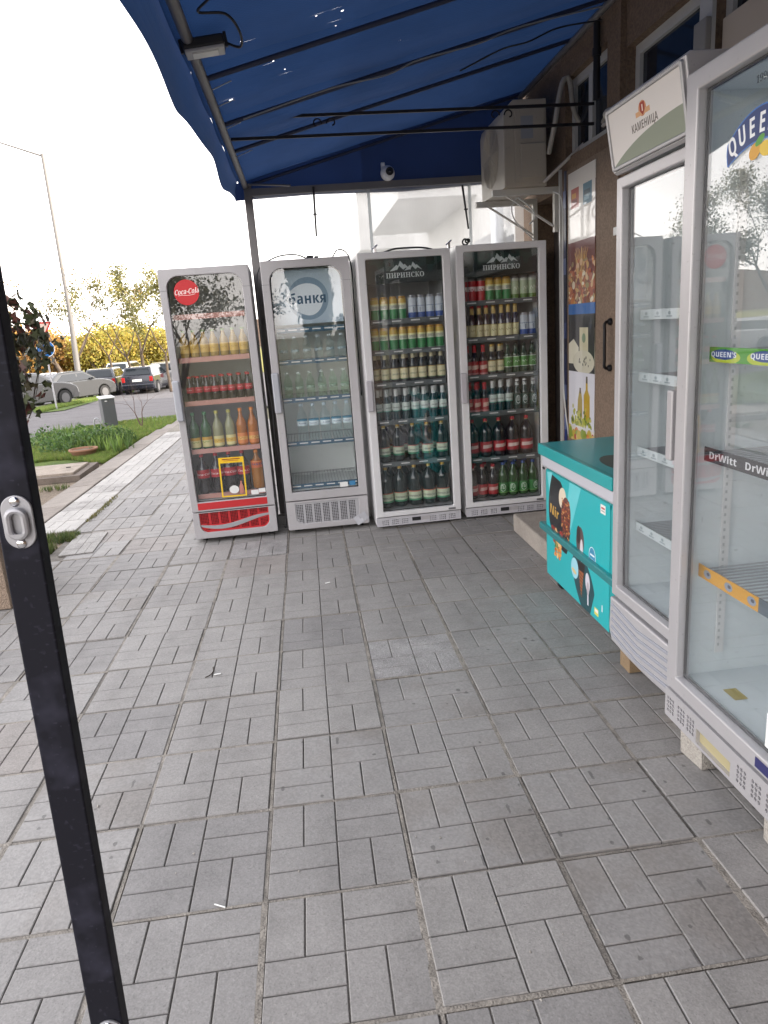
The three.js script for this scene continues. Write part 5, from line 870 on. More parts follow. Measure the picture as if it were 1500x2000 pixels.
{ // air conditioner on its brackets, with pipes and cables
  const ac = thing('air_conditioner', 'weathered white air conditioner unit on wall brackets above the coolers', 'air conditioner');
  const cream2 = std([0.50, 0.45, 0.38], 0.5, { map: tDirt, m: true }), x0 = 1.49, x1 = 1.79, y0 = 2.355, y1 = 2.90, z0 = -5.80, z1 = -5.16;
  const cs = new THREE.Shape(); cs.moveTo(x0, y0); cs.lineTo(x1, y0); cs.lineTo(x1, y1); cs.lineTo(x0 + 0.07, y1); cs.lineTo(x0 + 0.012, y1 - 0.055); cs.lineTo(x0, y1 - 0.1);
  part('casing', extr(cs, z1 - z0, 0.006, z0), cream2, ac);
  part('side_panel', rspan(x0 + 0.075, x1 - 0.015, y0 + 0.025, y1 - 0.06, z1 + 0.0005, z1 + 0.009, 0.004), cream2, ac);
  part('valve_cover', rspan(x0 + 0.11, x1 - 0.01, y0 + 0.05, y0 + 0.27, z1 + 0.0095, z1 + 0.022, 0.006), cream2, ac);
  part('rating_label', quad(0.085, 0.14, x0 + 0.16, y0 + 0.37, z1 + 0.0105), std([0.32, 0.33, 0.36], 0.6), ac);
  const G = []; for (let k = 0; k < 14; k++) G.push(new THREE.TorusGeometry(0.03 + k * 0.0135, 0.0022, 4, 30).rotateY(Math.PI / 2).translate(x0 - 0.006, (y0 + y1) / 2 - 0.01, z0 + 0.30)); for (let k = 0; k < 6; k++) G.push(box(0.004, 0.42, 0.005, 0, 0, 0).rotateX(k * Math.PI / 6).translate(x0 - 0.006, (y0 + y1) / 2 - 0.01, z0 + 0.30));
  part('fan_grille', G, cream2, ac);
  const br = [];
  for (const z of [z1 - 0.08, z0 + 0.08]) { br.push(span(1.42, WX - 0.001, y0 - 0.042, y0 - 0.001, z - 0.02, z + 0.02), span(WX - 0.035, WX - 0.001, y0 - 0.30, y0 - 0.042, z - 0.02, z + 0.02), bar(V(1.52, y0 - 0.04, z), V(WX - 0.02, y0 - 0.27, z), 0.02, 0.012)); }
  for (const b of br) part('bracket', b, std([0.62, 0.60, 0.56], 0.5, { map: tDirt, m: true }), ac);
  const zp = -5.02, P = (u, v, z = zp) => onZ(u, v, z);
  part('pipe', hose([P(1072, 300, -5.13), P(1085, 235), P(1092, 190), P(1100, 158), P(1107, 150), P(1113, 160), P(1119, 205), P(1128, 232), P(1142, 243), P(1166, 246, -4.9), onX(1192, 216, WX - 0.05)], 0.018, 60, 8), std([0.58, 0.55, 0.50], 0.7, { map: tConcrete }), ac);
  part('drain_pipe', hose([onX(1190, 236, WX - 0.06), P(1160, 262, -4.9), P(1110, 310), P(1062, 356, -5.12)], 0.012, 40, 8), std([0.52, 0.48, 0.44], 0.7), ac);
  part('pipe_bend', [new THREE.SphereGeometry(0.04, 12, 8).scale(1, 0.8, 1.2).translate(...onX(1192, 222, WX - 0.05).toArray()), rod(onX(1192, 222, WX - 0.05), onX(1206, 232, WX - 0.05), 0.02)], std([0.58, 0.54, 0.48], 0.7), ac);
  const cab = (pts, r, m, label) => solo('cable', hose(pts, r, 60, 6), m, label, 'cable');
  cab([onZ(1080, 374, -5.10), onZ(1093, 380, -5.06), onZ(1098, 395, -5.05), onZ(1099, 520, -5.04), onZ(1100, 640, -5.04), onZ(1101, 760, -5.04), onZ(1108, 830, -5.04), onZ(1113, 868, -5.04)], 0.006, M.cableWhite, 'white cable running down the wall beside the poster');
  cab([onZ(1010, 386, -5.08), onZ(1000, 402, -5.08), onZ(1003, 425, -5.08), onZ(1020, 447, -5.10), onZ(1045, 468, -5.14), onZ(1062, 472, -5.18)], 0.004, M.cableWhite, 'thin white cable drooping from the air conditioner to a white cooler');
  cab([onZ(1012, 386, -5.09), onZ(1030, 400, -5.09), onZ(1042, 414, -5.09), onZ(1044, 426, -5.09), onZ(1034, 438, -5.09)], 0.006, M.cableWhite, 'short looped cable under the air conditioner bracket');
  cab([V(-0.22, 1.98, -5.40), V(-0.265, 1.93, -5.34), V(-0.288, 1.6, -5.30), V(-0.286, 1.2, -5.30), V(-0.27, 1.0, -5.30), V(-0.275, 0.75, -5.30), V(-0.255, 0.45, -5.30), V(-0.262, 0.06, -5.30), V(-0.285, 0.012, -5.45)], 0.005, M.cableBlack, 'black cable hanging between the two grey coolers');
  cab([V(-0.24, 1.99, -5.5), V(-0.10, 2.03, -5.42), V(0.02, 2.025, -5.38), V(0.09, 1.994, -5.36)], 0.005, M.cableBlack, 'black cable lying over the top of the water cooler');
  cab([V(0.27, 1.992, -5.36), V(0.31, 2.04, -5.36), V(0.36, 2.03, -5.36), V(0.392, 1.96, -5.34), V(0.398, 1.6, -5.34), V(0.400, 1.0, -5.34)], 0.005, M.cableBlack, 'black cable looping down between water cooler and white cooler');
  cab([V(0.62, 1.992, -5.3), V(0.70, 2.013, -5.28), V(0.80, 2.016, -5.28), V(0.92, 2.010, -5.28), V(1.0, 1.992, -5.30)], 0.007, M.cableBlack, 'black cable across the top of the first white cooler');
  solo('plug', [rbox(0.05, 0.028, 0.03, 0.006, 0.11, 2.0005, -5.37), rbox(0.03, 0.022, 0.022, 0.006, 0.155, 1.998, -5.37)], M.black, 'black cable plug lying on top of the water cooler', 'plug');
  for (const x of [0.56, 1.085]) solo('latch', [rbox(0.02, 0.045, 0.02, 0.004, x, 2.0075, -5.20), rod(V(x - 0.02, 2.01, -5.195), V(x + 0.02, 2.04, -5.195), 0.006)], M.chrome, 'small chrome latch on top of the white coolers', 'latch', 'latches on the white coolers');
  solo('cable_coil', [new THREE.TorusGeometry(0.02, 0.006, 6, 16).translate(1.21, 2.024, -5.22), new THREE.TorusGeometry(0.014, 0.006, 6, 16).rotateX(0.6).translate(1.225, 2.03, -5.215)], M.black, 'small black coil of cable on the second white cooler', 'coil');
  // dome camera and floodlight under the awning
  const dc = thing('dome_camera', 'round white security camera on the awning gable', 'camera', [0.775, 2.625, GZ + 0.05]); part('housing', [new THREE.SphereGeometry(0.055, 22, 16).scale(1, 1, 0.75), disc(0.048, 0.04).translate(0, 0.0, -0.02)], M.white, dc); part('lens_ring', disc(0.030, 0.012, 20).translate(0.012, 0.006, 0.038), M.black, dc); part('lens', new THREE.SphereGeometry(0.014, 12, 8).translate(0.012, 0.006, 0.043), M.darkGlass, dc); part('mount', rbox(0.03, 0.05, 0.03, 0.005, -0.03, 0.055, -0.02), M.white, dc);
  const fl = thing('floodlight', 'small floodlight with a white lens fixed under the awning edge', 'floodlight', [-0.265, 2.575, -3.14]); fl.rotation.set(0.1, 0.05, 0.12);
  part('housing', rbox(0.16, 0.035, 0.13, 0.008, 0, 0.012, 0), M.black, fl); part('lens_frame', rbox(0.15, 0.012, 0.12, 0.004, 0, -0.0105, 0), std([0.42, 0.41, 0.40], 0.5), fl); part('lens', rbox(0.10, 0.006, 0.075, 0.002, 0, -0.0175, 0), std([0.60, 0.59, 0.56], 0.35), fl); part('yoke', [box(0.012, 0.05, 0.02, -0.086, 0.02, 0), box(0.012, 0.05, 0.02, 0.086, 0.02, 0)], M.black, fl);
  solo('cable', hose([V(-0.19, 2.60, -3.15), V(-0.13, 2.57, -3.12), V(-0.12, 2.58, -3.0), V(-0.16, 2.60, -2.9), V(-0.25, 2.60, -2.88), V(-0.20, 2.61, -2.8)], 0.005, 50, 6), M.cableBlack, 'black cable curling from the floodlight under the awning', 'cable');
  solo('cable', hose([V(-0.2, 2.62, -4.26), V(0.3, 2.75, -4.25), V(0.6, 2.80, -4.24), V(0.75, 2.86, -4.25), V(1.1, 2.93, -4.24), V(1.3, 3.0, -4.26), V(1.8, 3.09, -4.25)], 0.005, 60, 5), std([0.25, 0.25, 0.26], 0.6), 'pale cable tied along an awning rafter', 'cable');
  solo('cable', hose([V(1.05, 2.88, -4.5), V(1.3, 2.97, -4.45), V(1.42, 2.98, -4.4), V(1.6, 3.05, -4.42), V(1.85, 3.07, -4.38)], 0.005, 50, 5), M.cableBlack, 'dark cable bundle sagging towards the wall under the awning', 'cable');
}

// ------------------------------------------------------------------ vegetation
function leafQuads(list, seed, size, cols, shape = 'diamond') {           // list of centres -> one geometry of small leaf faces
  const r = rng(seed), pos = [], nor = [], col = [], u = V(0, 0, 0), w = V(0, 0, 0), n = V(0, 0, 0);
  for (const c of list) {
    const s = size * (0.6 + 0.8 * r()), q = new THREE.Quaternion().setFromEuler(new THREE.Euler(r() * 6.3, r() * 6.3, r() * 6.3));
    u.set(s, 0, 0).applyQuaternion(q); w.set(0, s * (shape === 'round' ? 0.9 : 0.55), 0).applyQuaternion(q); n.copy(u).cross(w).normalize();
    const P = shape === 'maple'
      ? [[1, 0], [0.35, 0.35], [0.4, 1.1], [-0.1, 0.5], [-0.7, 0.9], [-0.6, 0], [-0.7, -0.9], [-0.1, -0.5], [0.4, -1.1], [0.35, -0.35]]
      : [[1, 0], [0.3, 0.9], [-0.5, 0.8], [-1, 0], [-0.5, -0.8], [0.3, -0.9]];
    const cc = cols[(r() * cols.length) | 0], k = 0.75 + 0.5 * r();
    for (let i = 1; i + 1 < P.length; i++) for (const j of [0, i, i + 1]) { pos.push(c.x + u.x * P[j][0] + w.x * P[j][1], c.y + u.y * P[j][0] + w.y * P[j][1], c.z + u.z * P[j][0] + w.z * P[j][1]); nor.push(n.x, n.y, n.z); col.push(cc[0] * k, cc[1] * k, cc[2] * k); }
  }
  const g = new THREE.BufferGeometry(); g.setAttribute('position', new THREE.Float32BufferAttribute(pos, 3)); g.setAttribute('normal', new THREE.Float32BufferAttribute(nor, 3)); g.setAttribute('color', new THREE.Float32BufferAttribute(col, 3));
  return g;
}
const leafM = std(0xffffff, 0.9, { vertexColors: true, transmission: 0.35, thickness: 0, side: THREE.DoubleSide });
const bark = std([0.13, 0.10, 0.08], 0.95, { map: tSoil, bumpMap: tRenderBump, bumpScale: 0.01, m: true });
const barkPale = std([0.55, 0.52, 0.48], 0.95, { map: tSoil, m: true });
function branches(seed, o) {                               // recursive tapered limbs; returns { limbs, tips }
  const r = rng(seed), limbs = [], tips = [];
  const grow = (p, d, len, rad, depth) => {
    const steps = 2; let q = p.clone(), dir = d.clone(), rr = rad;
    for (let k = 0; k < steps; k++) {
      const nd = dir.clone().add(V((r() - 0.5) * o.bend, (r() - 0.5) * o.bend + o.lift, (r() - 0.5) * o.bend)).normalize(), e = q.clone().addScaledVector(nd, len / steps), r1 = rr * 0.8;
      limbs.push(rod(q, e, rr, r1, depth < 2 ? 8 : 5)); q = e; dir = nd; rr = r1; if (depth >= o.leafFrom) tips.push(e.clone());
    }
    if (depth >= o.depth) { tips.push(q); return; }
    const n = o.split[0] + ((r() * (o.split[1] - o.split[0] + 1)) | 0);
    for (let k = 0; k < n; k++) {
      const a = r() * 6.28, tilt = o.spread * (0.6 + 0.6 * r()), side = Math.abs(dir.y) > 0.9 ? V(1, 0, 0) : V(0, 1, 0), s1 = dir.clone().cross(side).normalize(), s2 = dir.clone().cross(s1);
      const nd = dir.clone().multiplyScalar(Math.cos(tilt)).addScaledVector(s1, Math.sin(tilt) * Math.cos(a)).addScaledVector(s2, Math.sin(tilt) * Math.sin(a)).normalize();
      grow(q, nd, len * (0.68 + 0.2 * r()), rr * 0.72, depth + 1);
    }
  };
  for (const [d, len, rad] of o.stems) grow(V(0, 0, 0), V(...d).normalize(), len, rad, 0);
  return { limbs, tips };
}
function makeTree(name, label, seed, o, leaf, group) {
  const t = thing(name, label, 'tree', [0, 0, 0], 0, group), { limbs, tips } = branches(seed, o);
  part('trunk', limbs, o.bark || bark, t);
  if (leaf) {
    const r = rng(seed + 1), pts = [];
    for (const p of tips) for (let k = 0; k < leaf.n; k++) pts.push(p.clone().add(V((r() - 0.5), (r() - 0.5) * 0.9, (r() - 0.5)).multiplyScalar(leaf.cloud * (0.4 + r()))));
    part('crown', leafQuads(pts, seed + 2, leaf.size, leaf.cols, leaf.shape), leafM, t);
  }
  return t;
}
const place = (o, p, turn = 0, s = 1) => { o.position.copy(p); o.rotation.y = turn; o.scale.setScalar(s); };
{ // the sunlit trees beyond the car park
  const yellow = { n: 20, cloud: 1.5, size: 0.095, cols: [[0.40, 0.34, 0.05], [0.46, 0.37, 0.06], [0.30, 0.28, 0.05], [0.42, 0.29, 0.05]] };
  const orange = { n: 20, cloud: 1.5, size: 0.095, cols: [[0.50, 0.25, 0.06], [0.44, 0.24, 0.05], [0.50, 0.32, 0.07], [0.36, 0.22, 0.05]] };
  const form = { stems: [[[0.05, 1, 0], 1.1, 0.14], [[-0.3, 1, 0.2], 1.2, 0.10]], depth: 3, leafFrom: 1, split: [3, 3], spread: 0.75, bend: 0.35, lift: 0.05 };
  const A = makeTree('yellow_tree', 'sunlit yellow leaved tree beyond the car park', 501, form, yellow, 'sunlit trees beyond the car park');
  const O = makeTree('orange_tree', 'sunlit orange leaved tree beyond the car park', 511, form, orange, 'sunlit orange trees beyond the car park');
  const at = (u, d) => { const r = rayOf(u, 690); const p = EYE.clone().addScaledVector(r, d / -r.z); p.y = groundY(p.z) - 0.05; return p; };
  let fA = true, fO = true;
  for (const [u, d, s, kind] of [[160, 58, 0.9, 1], [185, 55, 1.0, 1], [205, 60, 1.15, 1], [228, 56, 1.1, 1], [250, 62, 1.15, 1], [275, 58, 1.05, 1], [300, 60, 1.05, 1], [325, 57, 0.95, 1], [350, 60, 1.0, 1], [372, 62, 1.0, 1], [400, 60, 1.1, 1], [60, 58, 1.15, 0], [82, 60, 1.2, 0], [100, 56, 1.05, 0], [118, 60, 1.0, 0], [136, 58, 0.85, 0], [36, 57, 1.2, 0], [10, 60, 1.3, 0], [-20, 58, 1.2, 0], [-50, 60, 1.2, 0]]) {
    const src = kind ? A : O, first = kind ? fA : fO; const p = at(u, d), turn = (u * 1.7) % 6.28, q = first ? src : copyOf(src, [0, 0, 0], 0);
    place(q, p, turn, s); if (kind) fA = false; else fO = false;
  }
}
{
  const t1 = makeTree('bare_tree', 'nearly bare forked tree with a whitewashed trunk by the lamp post', 21, { stems: [[[-0.35, 1, 0.1], 2.0, 0.15], [[0.12, 1, 0.1], 2.2, 0.10]], depth: 4, leafFrom: 3, split: [2, 3], spread: 0.62, bend: 0.35, lift: 0.04, bark: std([0.20, 0.16, 0.13], 0.95, { map: tSoil, m: true }) }, { n: 2, cloud: 0.35, size: 0.06, cols: [[0.30, 0.20, 0.08], [0.22, 0.16, 0.08]] });
  part('whitewash', rod(V(0, 0, 0), V(-0.16, 0.75, 0.04), 0.165, 0.155, 10), barkPale, t1);
  place(t1, onGround(152, 780), 0.3, 0.95);
  const t2 = makeTree('leafy_tree', 'olive green spreading tree rising behind the dark hatchbacks', 33, { stems: [[[0.15, 1, 0], 1.9, 0.13], [[-0.5, 1, 0.2], 2.0, 0.09]], depth: 4, leafFrom: 2, split: [2, 3], spread: 0.62, bend: 0.4, lift: 0.03 }, { n: 26, cloud: 0.7, size: 0.06, cols: [[0.17, 0.16, 0.03], [0.22, 0.19, 0.04], [0.13, 0.14, 0.03]] });
  place(t2, onGround(281, 762), 0.5, 1.05);
  const t3 = makeTree('slender_tree', 'slender yellow green tree next to the parked silver estate', 44, { stems: [[[-0.2, 1, 0], 2.0, 0.09]], depth: 4, leafFrom: 2, split: [2, 2], spread: 0.5, bend: 0.35, lift: 0.05 }, { n: 20, cloud: 0.55, size: 0.06, cols: [[0.28, 0.23, 0.04], [0.22, 0.21, 0.05]] });
  place(t3, onGround(335, 765), 0, 0.95);
  const t4 = makeTree('leafy_tree', 'thin half bare tree standing behind the grey cabinet', 58, { stems: [[[0.1, 1, 0], 1.8, 0.08]], depth: 4, leafFrom: 2, split: [2, 3], spread: 0.6, bend: 0.4, lift: 0.05 }, { n: 4, cloud: 0.5, size: 0.06, cols: [[0.30, 0.22, 0.05], [0.22, 0.17, 0.06]] });
  place(t4, onGround(225, 762), 0, 1.1);
  // across the road, seen in the glass of the coolers
  const big = makeTree('street_tree', 'tall leafy tree across the road beside the white car', 71, { stems: [[[0.05, 1, 0], 2.6, 0.22]], depth: 5, leafFrom: 3, split: [2, 3], spread: 0.6, bend: 0.35, lift: 0.05 }, { n: 60, cloud: 1.15, size: 0.055, cols: [[0.10, 0.10, 0.035], [0.16, 0.13, 0.05], [0.08, 0.085, 0.03]] });
  place(big, V(-17.8, groundY(-28.9) - 0.05, -28.9), 0, 0.84);
  const low = makeTree('low_tree', 'many stemmed low tree at the end of the pavement facing the red badge cooler', 83, { stems: [[[0.35, 1, 0], 1.1, 0.07], [[-0.4, 1, 0.2], 1.2, 0.07], [[0.0, 1, -0.3], 1.3, 0.07], [[0.1, 1, 0.35], 1.1, 0.06]], depth: 4, leafFrom: 2, split: [2, 3], spread: 0.5, bend: 0.35, lift: 0.05 }, { n: 5, cloud: 0.4, size: 0.05, cols: [[0.08, 0.09, 0.03], [0.13, 0.11, 0.04], [0.06, 0.07, 0.025]] });
  const spots = [[-3.0, 14.5, null], [-5.0, 16, 'many stemmed low tree standing over the far lawn by the kerb'], [-7.2, 15, 'many stemmed low tree at the corner of the far lawn'], [-3.9, 19, 'many stemmed low tree behind the row at the end of the pavement']];
  for (const [x, z, l] of spots) { const c = l ? copyOf(low, [x, -0.05, z], x * 3, l) : low; place(c, V(x, -0.1, z), x * 3, 1.15 + 0.1 * Math.sin(x * 5)); }
  const dense = makeTree('dense_tree', 'dense dark green tree in line with the shop wall', 87, { stems: [[[0.1, 1, 0], 0.7, 0.12], [[-0.2, 1, 0.2], 0.8, 0.09]], depth: 4, leafFrom: 1, split: [2, 3], spread: 0.7, bend: 0.35, lift: 0.05 }, { n: 34, cloud: 0.6, size: 0.085, cols: [[0.05, 0.075, 0.02], [0.07, 0.09, 0.025], [0.04, 0.06, 0.02]] });
  place(dense, V(0.42, -0.1, 12.2), 0, 0.68); dense.scale.y = 1.5; place(copyOf(dense, [0, 0, 0], 0, 'dense dark green tree just past the end of the shop building'), V(2.2, -0.1, 13.4), 2, 0.8);
}
{ // concrete planter and the shrub in it
  const p = thing('planter', 'square concrete planter with a rough pebbled face', 'planter', [-2.42, 0, -4.47]);
  part('box', [rspan(-0.52, 0.52, 0, 0.42, 0.17, 0.25, 0.01), rspan(-0.52, 0.52, 0, 0.42, -0.25, -0.17, 0.01), rspan(-0.52, -0.44, 0, 0.42, -0.17, 0.17, 0.01), rspan(0.44, 0.52, 0, 0.42, -0.17, 0.17, 0.01)], std([0.44, 0.34, 0.26], 0.95, { map: tStain, bumpMap: tConcreteBump, bumpScale: 0.008, m: true }), p);
  part('coping', [rspan(-0.56, 0.55, 0.421, 0.49, 0.15, 0.28, 0.008), rspan(-0.56, 0.55, 0.421, 0.49, -0.28, -0.15, 0.008), rspan(-0.56, -0.42, 0.421, 0.489, -0.15, 0.15, 0.008), rspan(0.42, 0.55, 0.421, 0.489, -0.15, 0.15, 0.008)], std([0.40, 0.28, 0.24], 0.9, { map: tStain, m: true }), p);
  part('soil', span(-0.44, 0.44, 0.3, 0.38, -0.17, 0.17), soilM, p);
  const sh = thing('shrub', 'loose shrub with dark green and reddish brown leaves in the planter', 'shrub', [-2.06, 0.38, -4.48]);
  const { limbs, tips } = branches(91, { stems: [[[0.32, 1, 0.05], 0.50, 0.014], [[0.22, 1, 0.15], 0.52, 0.013], [[0.28, 1, -0.2], 0.52, 0.013], [[0.2, 1, 0.0], 0.62, 0.012], [[0.05, 1, 0.05], 0.50, 0.012]], depth: 3, leafFrom: 1, split: [2, 3], spread: 0.36, bend: 0.4, lift: 0.06 });
  part('stem', limbs, bark, sh);
  const r = rng(92), pts = []; for (const q of tips) for (let k = 0; k < 3; k++) pts.push(q.clone().add(V((r() - 0.5) * 0.12, (r() - 0.5) * 0.10, (r() - 0.5) * 0.12)));
  part('foliage', leafQuads(pts, 93, 0.036, [[0.045, 0.055, 0.02], [0.035, 0.045, 0.018], [0.10, 0.035, 0.025], [0.06, 0.05, 0.02], [0.05, 0.06, 0.02]], 'maple'), leafM, sh);
  const fl = thing('shrub', 'low green bush with orange flowers behind the black post', 'shrub', [-2.62, 0.38, -4.47]);
  const pf = []; for (let k = 0; k < 500; k++) pf.push(V((r() - 0.5) * 0.4, 0.02 + r() * 0.22, (r() - 0.5) * 0.3)); part('foliage', leafQuads(pf, 95, 0.018, [[0.07, 0.11, 0.02], [0.09, 0.13, 0.03], [0.55, 0.20, 0.02]]), leafM, fl); part('stem', rod(V(0, -0.02, 0), V(0, 0.15, 0), 0.006), bark, fl);
}
{ // grass and the flower bed on the verge
  const r = rng(300), bl = new THREE.BufferGeometry();
  { const P = [], N = []; for (let k = 0; k < 5; k++) { const a = k * 1.3, dx = Math.cos(a) * 0.35, dz = Math.sin(a) * 0.35, px = -Math.sin(a) * 0.05, pz = Math.cos(a) * 0.05; P.push(-px, 0, -pz, px, 0, pz, dx * 0.5 + px * 0.6, 0.62, dz * 0.5 + pz * 0.6, -px, 0, -pz, dx * 0.5 + px * 0.6, 0.62, dz * 0.5 + pz * 0.6, dx * 0.5 - px * 0.6, 0.62, dz * 0.5 - pz * 0.6, dx * 0.5 - px * 0.6, 0.62, dz * 0.5 - pz * 0.6, dx * 0.5 + px * 0.6, 0.62, dz * 0.5 + pz * 0.6, dx, 1, dz); } bl.setAttribute('position', new THREE.Float32BufferAttribute(P, 3)); bl.computeVertexNormals(); }
  const blM = std(0xffffff, 0.9, { transmission: 0.3, thickness: 0, side: THREE.DoubleSide });
  const tufts = (name, label, N, pick, h, col) => {
    const im = new THREE.InstancedMesh(bl, blM, N), m = new THREE.Matrix4(), q = new THREE.Quaternion(); im.name = numbered(name); im.userData = { kind: 'stuff', label, category: 'grass' }; im.castShadow = im.receiveShadow = true;
    for (let k = 0; k < N; k++) { const p = pick(), s = h * (0.5 + r()); q.setFromAxisAngle(V(0, 1, 0), r() * 6.28); m.compose(V(p.x, p.y, p.z), q, V(s, s, s)); im.setMatrixAt(k, m); const c = col[(r() * col.length) | 0], f = 0.75 + 0.5 * r(); im.setColorAt(k, lin(c[0] * f, c[1] * f, c[2] * f)); }
    scene.add(im);
  };
  const green = [[0.18, 0.27, 0.045], [0.23, 0.32, 0.05], [0.14, 0.22, 0.045], [0.28, 0.30, 0.08]];
  tufts('verge_grass', 'short green grass covering the verge beside the road', 24000, () => { const v = 812 + Math.pow(r(), 0.8) * 90, u = 75 + r() * 275; const p = onGround(u, Math.max(v, 850 - (u - 75) * 0.16)); if (p.x > -2.78) p.x = -2.8 - r() * 2; if (p.z > -10.0 - 0.35 * Math.sin(p.x * 3)) p.z -= 1.2; p.y = groundY(p.z) - 0.03; return p; }, 0.05, green);
  tufts('island_grass', 'short grass on the island beside the parked cars', 3500, () => { const t = r(), u = 70 + t * 125, v = 803 - t * 26 + (r() - 0.5) * (7 - t * 2); const p = onGround(u, v); p.y = groundY(p.z) - 0.02; return p; }, 0.10, green);
  tufts('island_grass', 'short grass at the foot of the dark hatchback', 1200, () => { const p = onGround(214 + r() * 46, 751 + r() * 15); p.y = groundY(p.z) - 0.02; return p; }, 0.10, green);
  tufts('tall_weeds', 'tall green blades and weeds in the flower bed', 500, () => { const p = onGround(85 + 190 * (0.1 + 0.9 * (r() + r() + r()) / 3) * (0.55 + 0.6 * r()), 850 + (r() + r()) * 18); p.y = groundY(p.z) - 0.03; return p; }, 0.20, [[0.15, 0.25, 0.045], [0.20, 0.30, 0.06], [0.09, 0.16, 0.035]]);
  tufts('joint_grass', 'small grass tufts growing where the paving stops', 420, () => { const g = r(); return g < 0.5 ? V(-2.12 + (r() - 0.5) * 0.28, -0.02, -5.80 + (r() - 0.5) * 0.22) : g < 0.85 ? V(-2.16 + (r() - 0.5) * 0.22, -0.02, -5.45 + (r() - 0.5) * 0.24) : V(-2.96 + (r() - 0.5) * 0.3, -0.055, -8.25 + (r() - 0.5) * 0.18); }, 0.055, [[0.10, 0.14, 0.03], [0.14, 0.16, 0.04], [0.07, 0.12, 0.03]]);
  tufts('joint_grass', 'yellowish moss and grass in the joints of the paving edge', 160, () => V(-2.04 + (r() - 0.5) * 0.05, -0.01, -6.3 - r() * 1.0), 0.03, [[0.20, 0.17, 0.05], [0.13, 0.14, 0.04]]);
  // garden plants, each a thing
  let first;
  for (const [u, v, s, lab] of [[165, 878, 1.1, 'leafy green plant rising behind the terracotta bowl'], [118, 880, 0.9, 'leafy green plant in the flower bed next to the bowl'], [208, 868, 1.0, 'leafy green plant right at the foot of the grey cabinet'], [240, 862, 0.7, 'leafy green plant below the bare bush'], [95, 868, 0.9, 'leafy green plant at the planter side of the flower bed']]) {
    const p = onGround(u, v); p.y = groundY(p.z) - 0.03;
    if (!first) { first = thing('garden_plant', lab, 'plant', p.toArray(), 0, 'garden plants on the verge'); const L = []; for (let k = 0; k < 420; k++) { const a = r() * 6.28, d = Math.sqrt(r()) * 0.32; L.push(V(Math.cos(a) * d, 0.04 + r() * 0.32 * (1.2 - d * 2), Math.sin(a) * d)); } part('foliage', leafQuads(L, 301, 0.026, [[0.08, 0.16, 0.04], [0.11, 0.20, 0.05], [0.06, 0.12, 0.03]]), leafM, first); part('stem', rod(V(0, 0, 0), V(0, 0.2, 0), 0.01), bark, first); first.scale.setScalar(s); }
    else { const c = copyOf(first, p.toArray(), u, lab); c.scale.setScalar(s); }
  }
  const pb = onGround(165, 889); const bowl = thing('flower_bowl', 'wide terracotta bowl half sunk in the flower bed', 'bowl', [pb.x, -0.04, pb.z]); part('bowl', lathe([[0.10, 0], [0.15, 0.05], [0.185, 0.11], [0.20, 0.115], [0.20, 0.14], [0.175, 0.14], [0.165, 0.10], [0, 0.09]], 26), std([0.42, 0.22, 0.14], 0.85, { map: tConcrete }), bowl); part('soil', new THREE.CylinderGeometry(0.165, 0.165, 0.02, 20).translate(0, 0.105, 0), soilM, bowl);
  const bb = onGround(277, 832); const bush = thing('bare_bush', 'small leafless bush with spreading twigs on the verge', 'bush', [bb.x, groundY(bb.z) - 0.03, bb.z]);
  const { limbs } = branches(66, { stems: [[[-0.15, 1, 0], 0.30, 0.016], [[0.2, 1, 0.1], 0.30, 0.014]], depth: 4, leafFrom: 9, split: [2, 2], spread: 0.55, bend: 0.45, lift: 0.02 }); part('twigs', limbs, std([0.15, 0.095, 0.08], 0.9), bush);
}
{ // concrete manhole cover on its frame
  const t = thing('manhole_cover', 'square concrete manhole cover in a raised frame on bare soil', 'cover', [-3.32, -0.05, -9.10], 0.03);
  part('frame', [span(-0.50, 0.50, 0, 0.07, 0.38, 0.46), span(-0.50, 0.50, 0, 0.07, -0.46, -0.38), span(-0.50, -0.42, 0, 0.07, -0.38, 0.38), span(0.42, 0.50, 0, 0.07, -0.38, 0.38)], std([0.24, 0.20, 0.17], 0.95, { map: tStain, m: true }), t);
  part('lid', rspan(-0.405, 0.405, 0.0, 0.10, -0.365, 0.365, 0.01), std([0.50, 0.43, 0.36], 0.9, { map: tStain, bumpMap: tConcreteBump, bumpScale: 0.004, m: true }), t);
  part('lifting_ring', new THREE.TorusGeometry(0.025, 0.006, 6, 14).rotateX(1.4).translate(0.25, 0.105, -0.02), M.iron, t);
}
{ // grey cabinet and hoop on the verge
  const p = onGround(216, 832); const t = thing('grey_cabinet', 'narrow grey metal cabinet with a sloping pale lid on the verge', 'cabinet', [p.x, groundY(p.z) - 0.03, p.z], 0.5);
  part('body', rspan(-0.13, 0.13, 0, 0.60, -0.13, 0.13, 0.008), std([0.10, 0.105, 0.115], 0.5, { map: tDirt, m: true }), t); part('lid', rbox(0.30, 0.025, 0.30, 0.006).rotateX(0.10).translate(0, 0.625, 0), std([0.60, 0.61, 0.62], 0.35, { metalness: 0.3 }), t); part('lock', rbox(0.05, 0.02, 0.01, 0.003, -0.04, 0.555, 0.134), M.white, t);
  const h = onGround(192, 842); solo('hoop', hose([V(h.x - 0.05, 0, h.z), V(h.x - 0.05, 0.2, h.z), V(h.x - 0.02, 0.27, h.z), V(h.x + 0.03, 0.27, h.z), V(h.x + 0.06, 0.2, h.z), V(h.x + 0.06, 0, h.z)].map((q) => q.add(V(0, groundY(h.z) - 0.03, 0))), 0.011, 40, 8), std([0.35, 0.36, 0.38], 0.4, { metalness: 0.5 }), 'small bent metal hoop in the grass beside the cabinet', 'hoop');
}
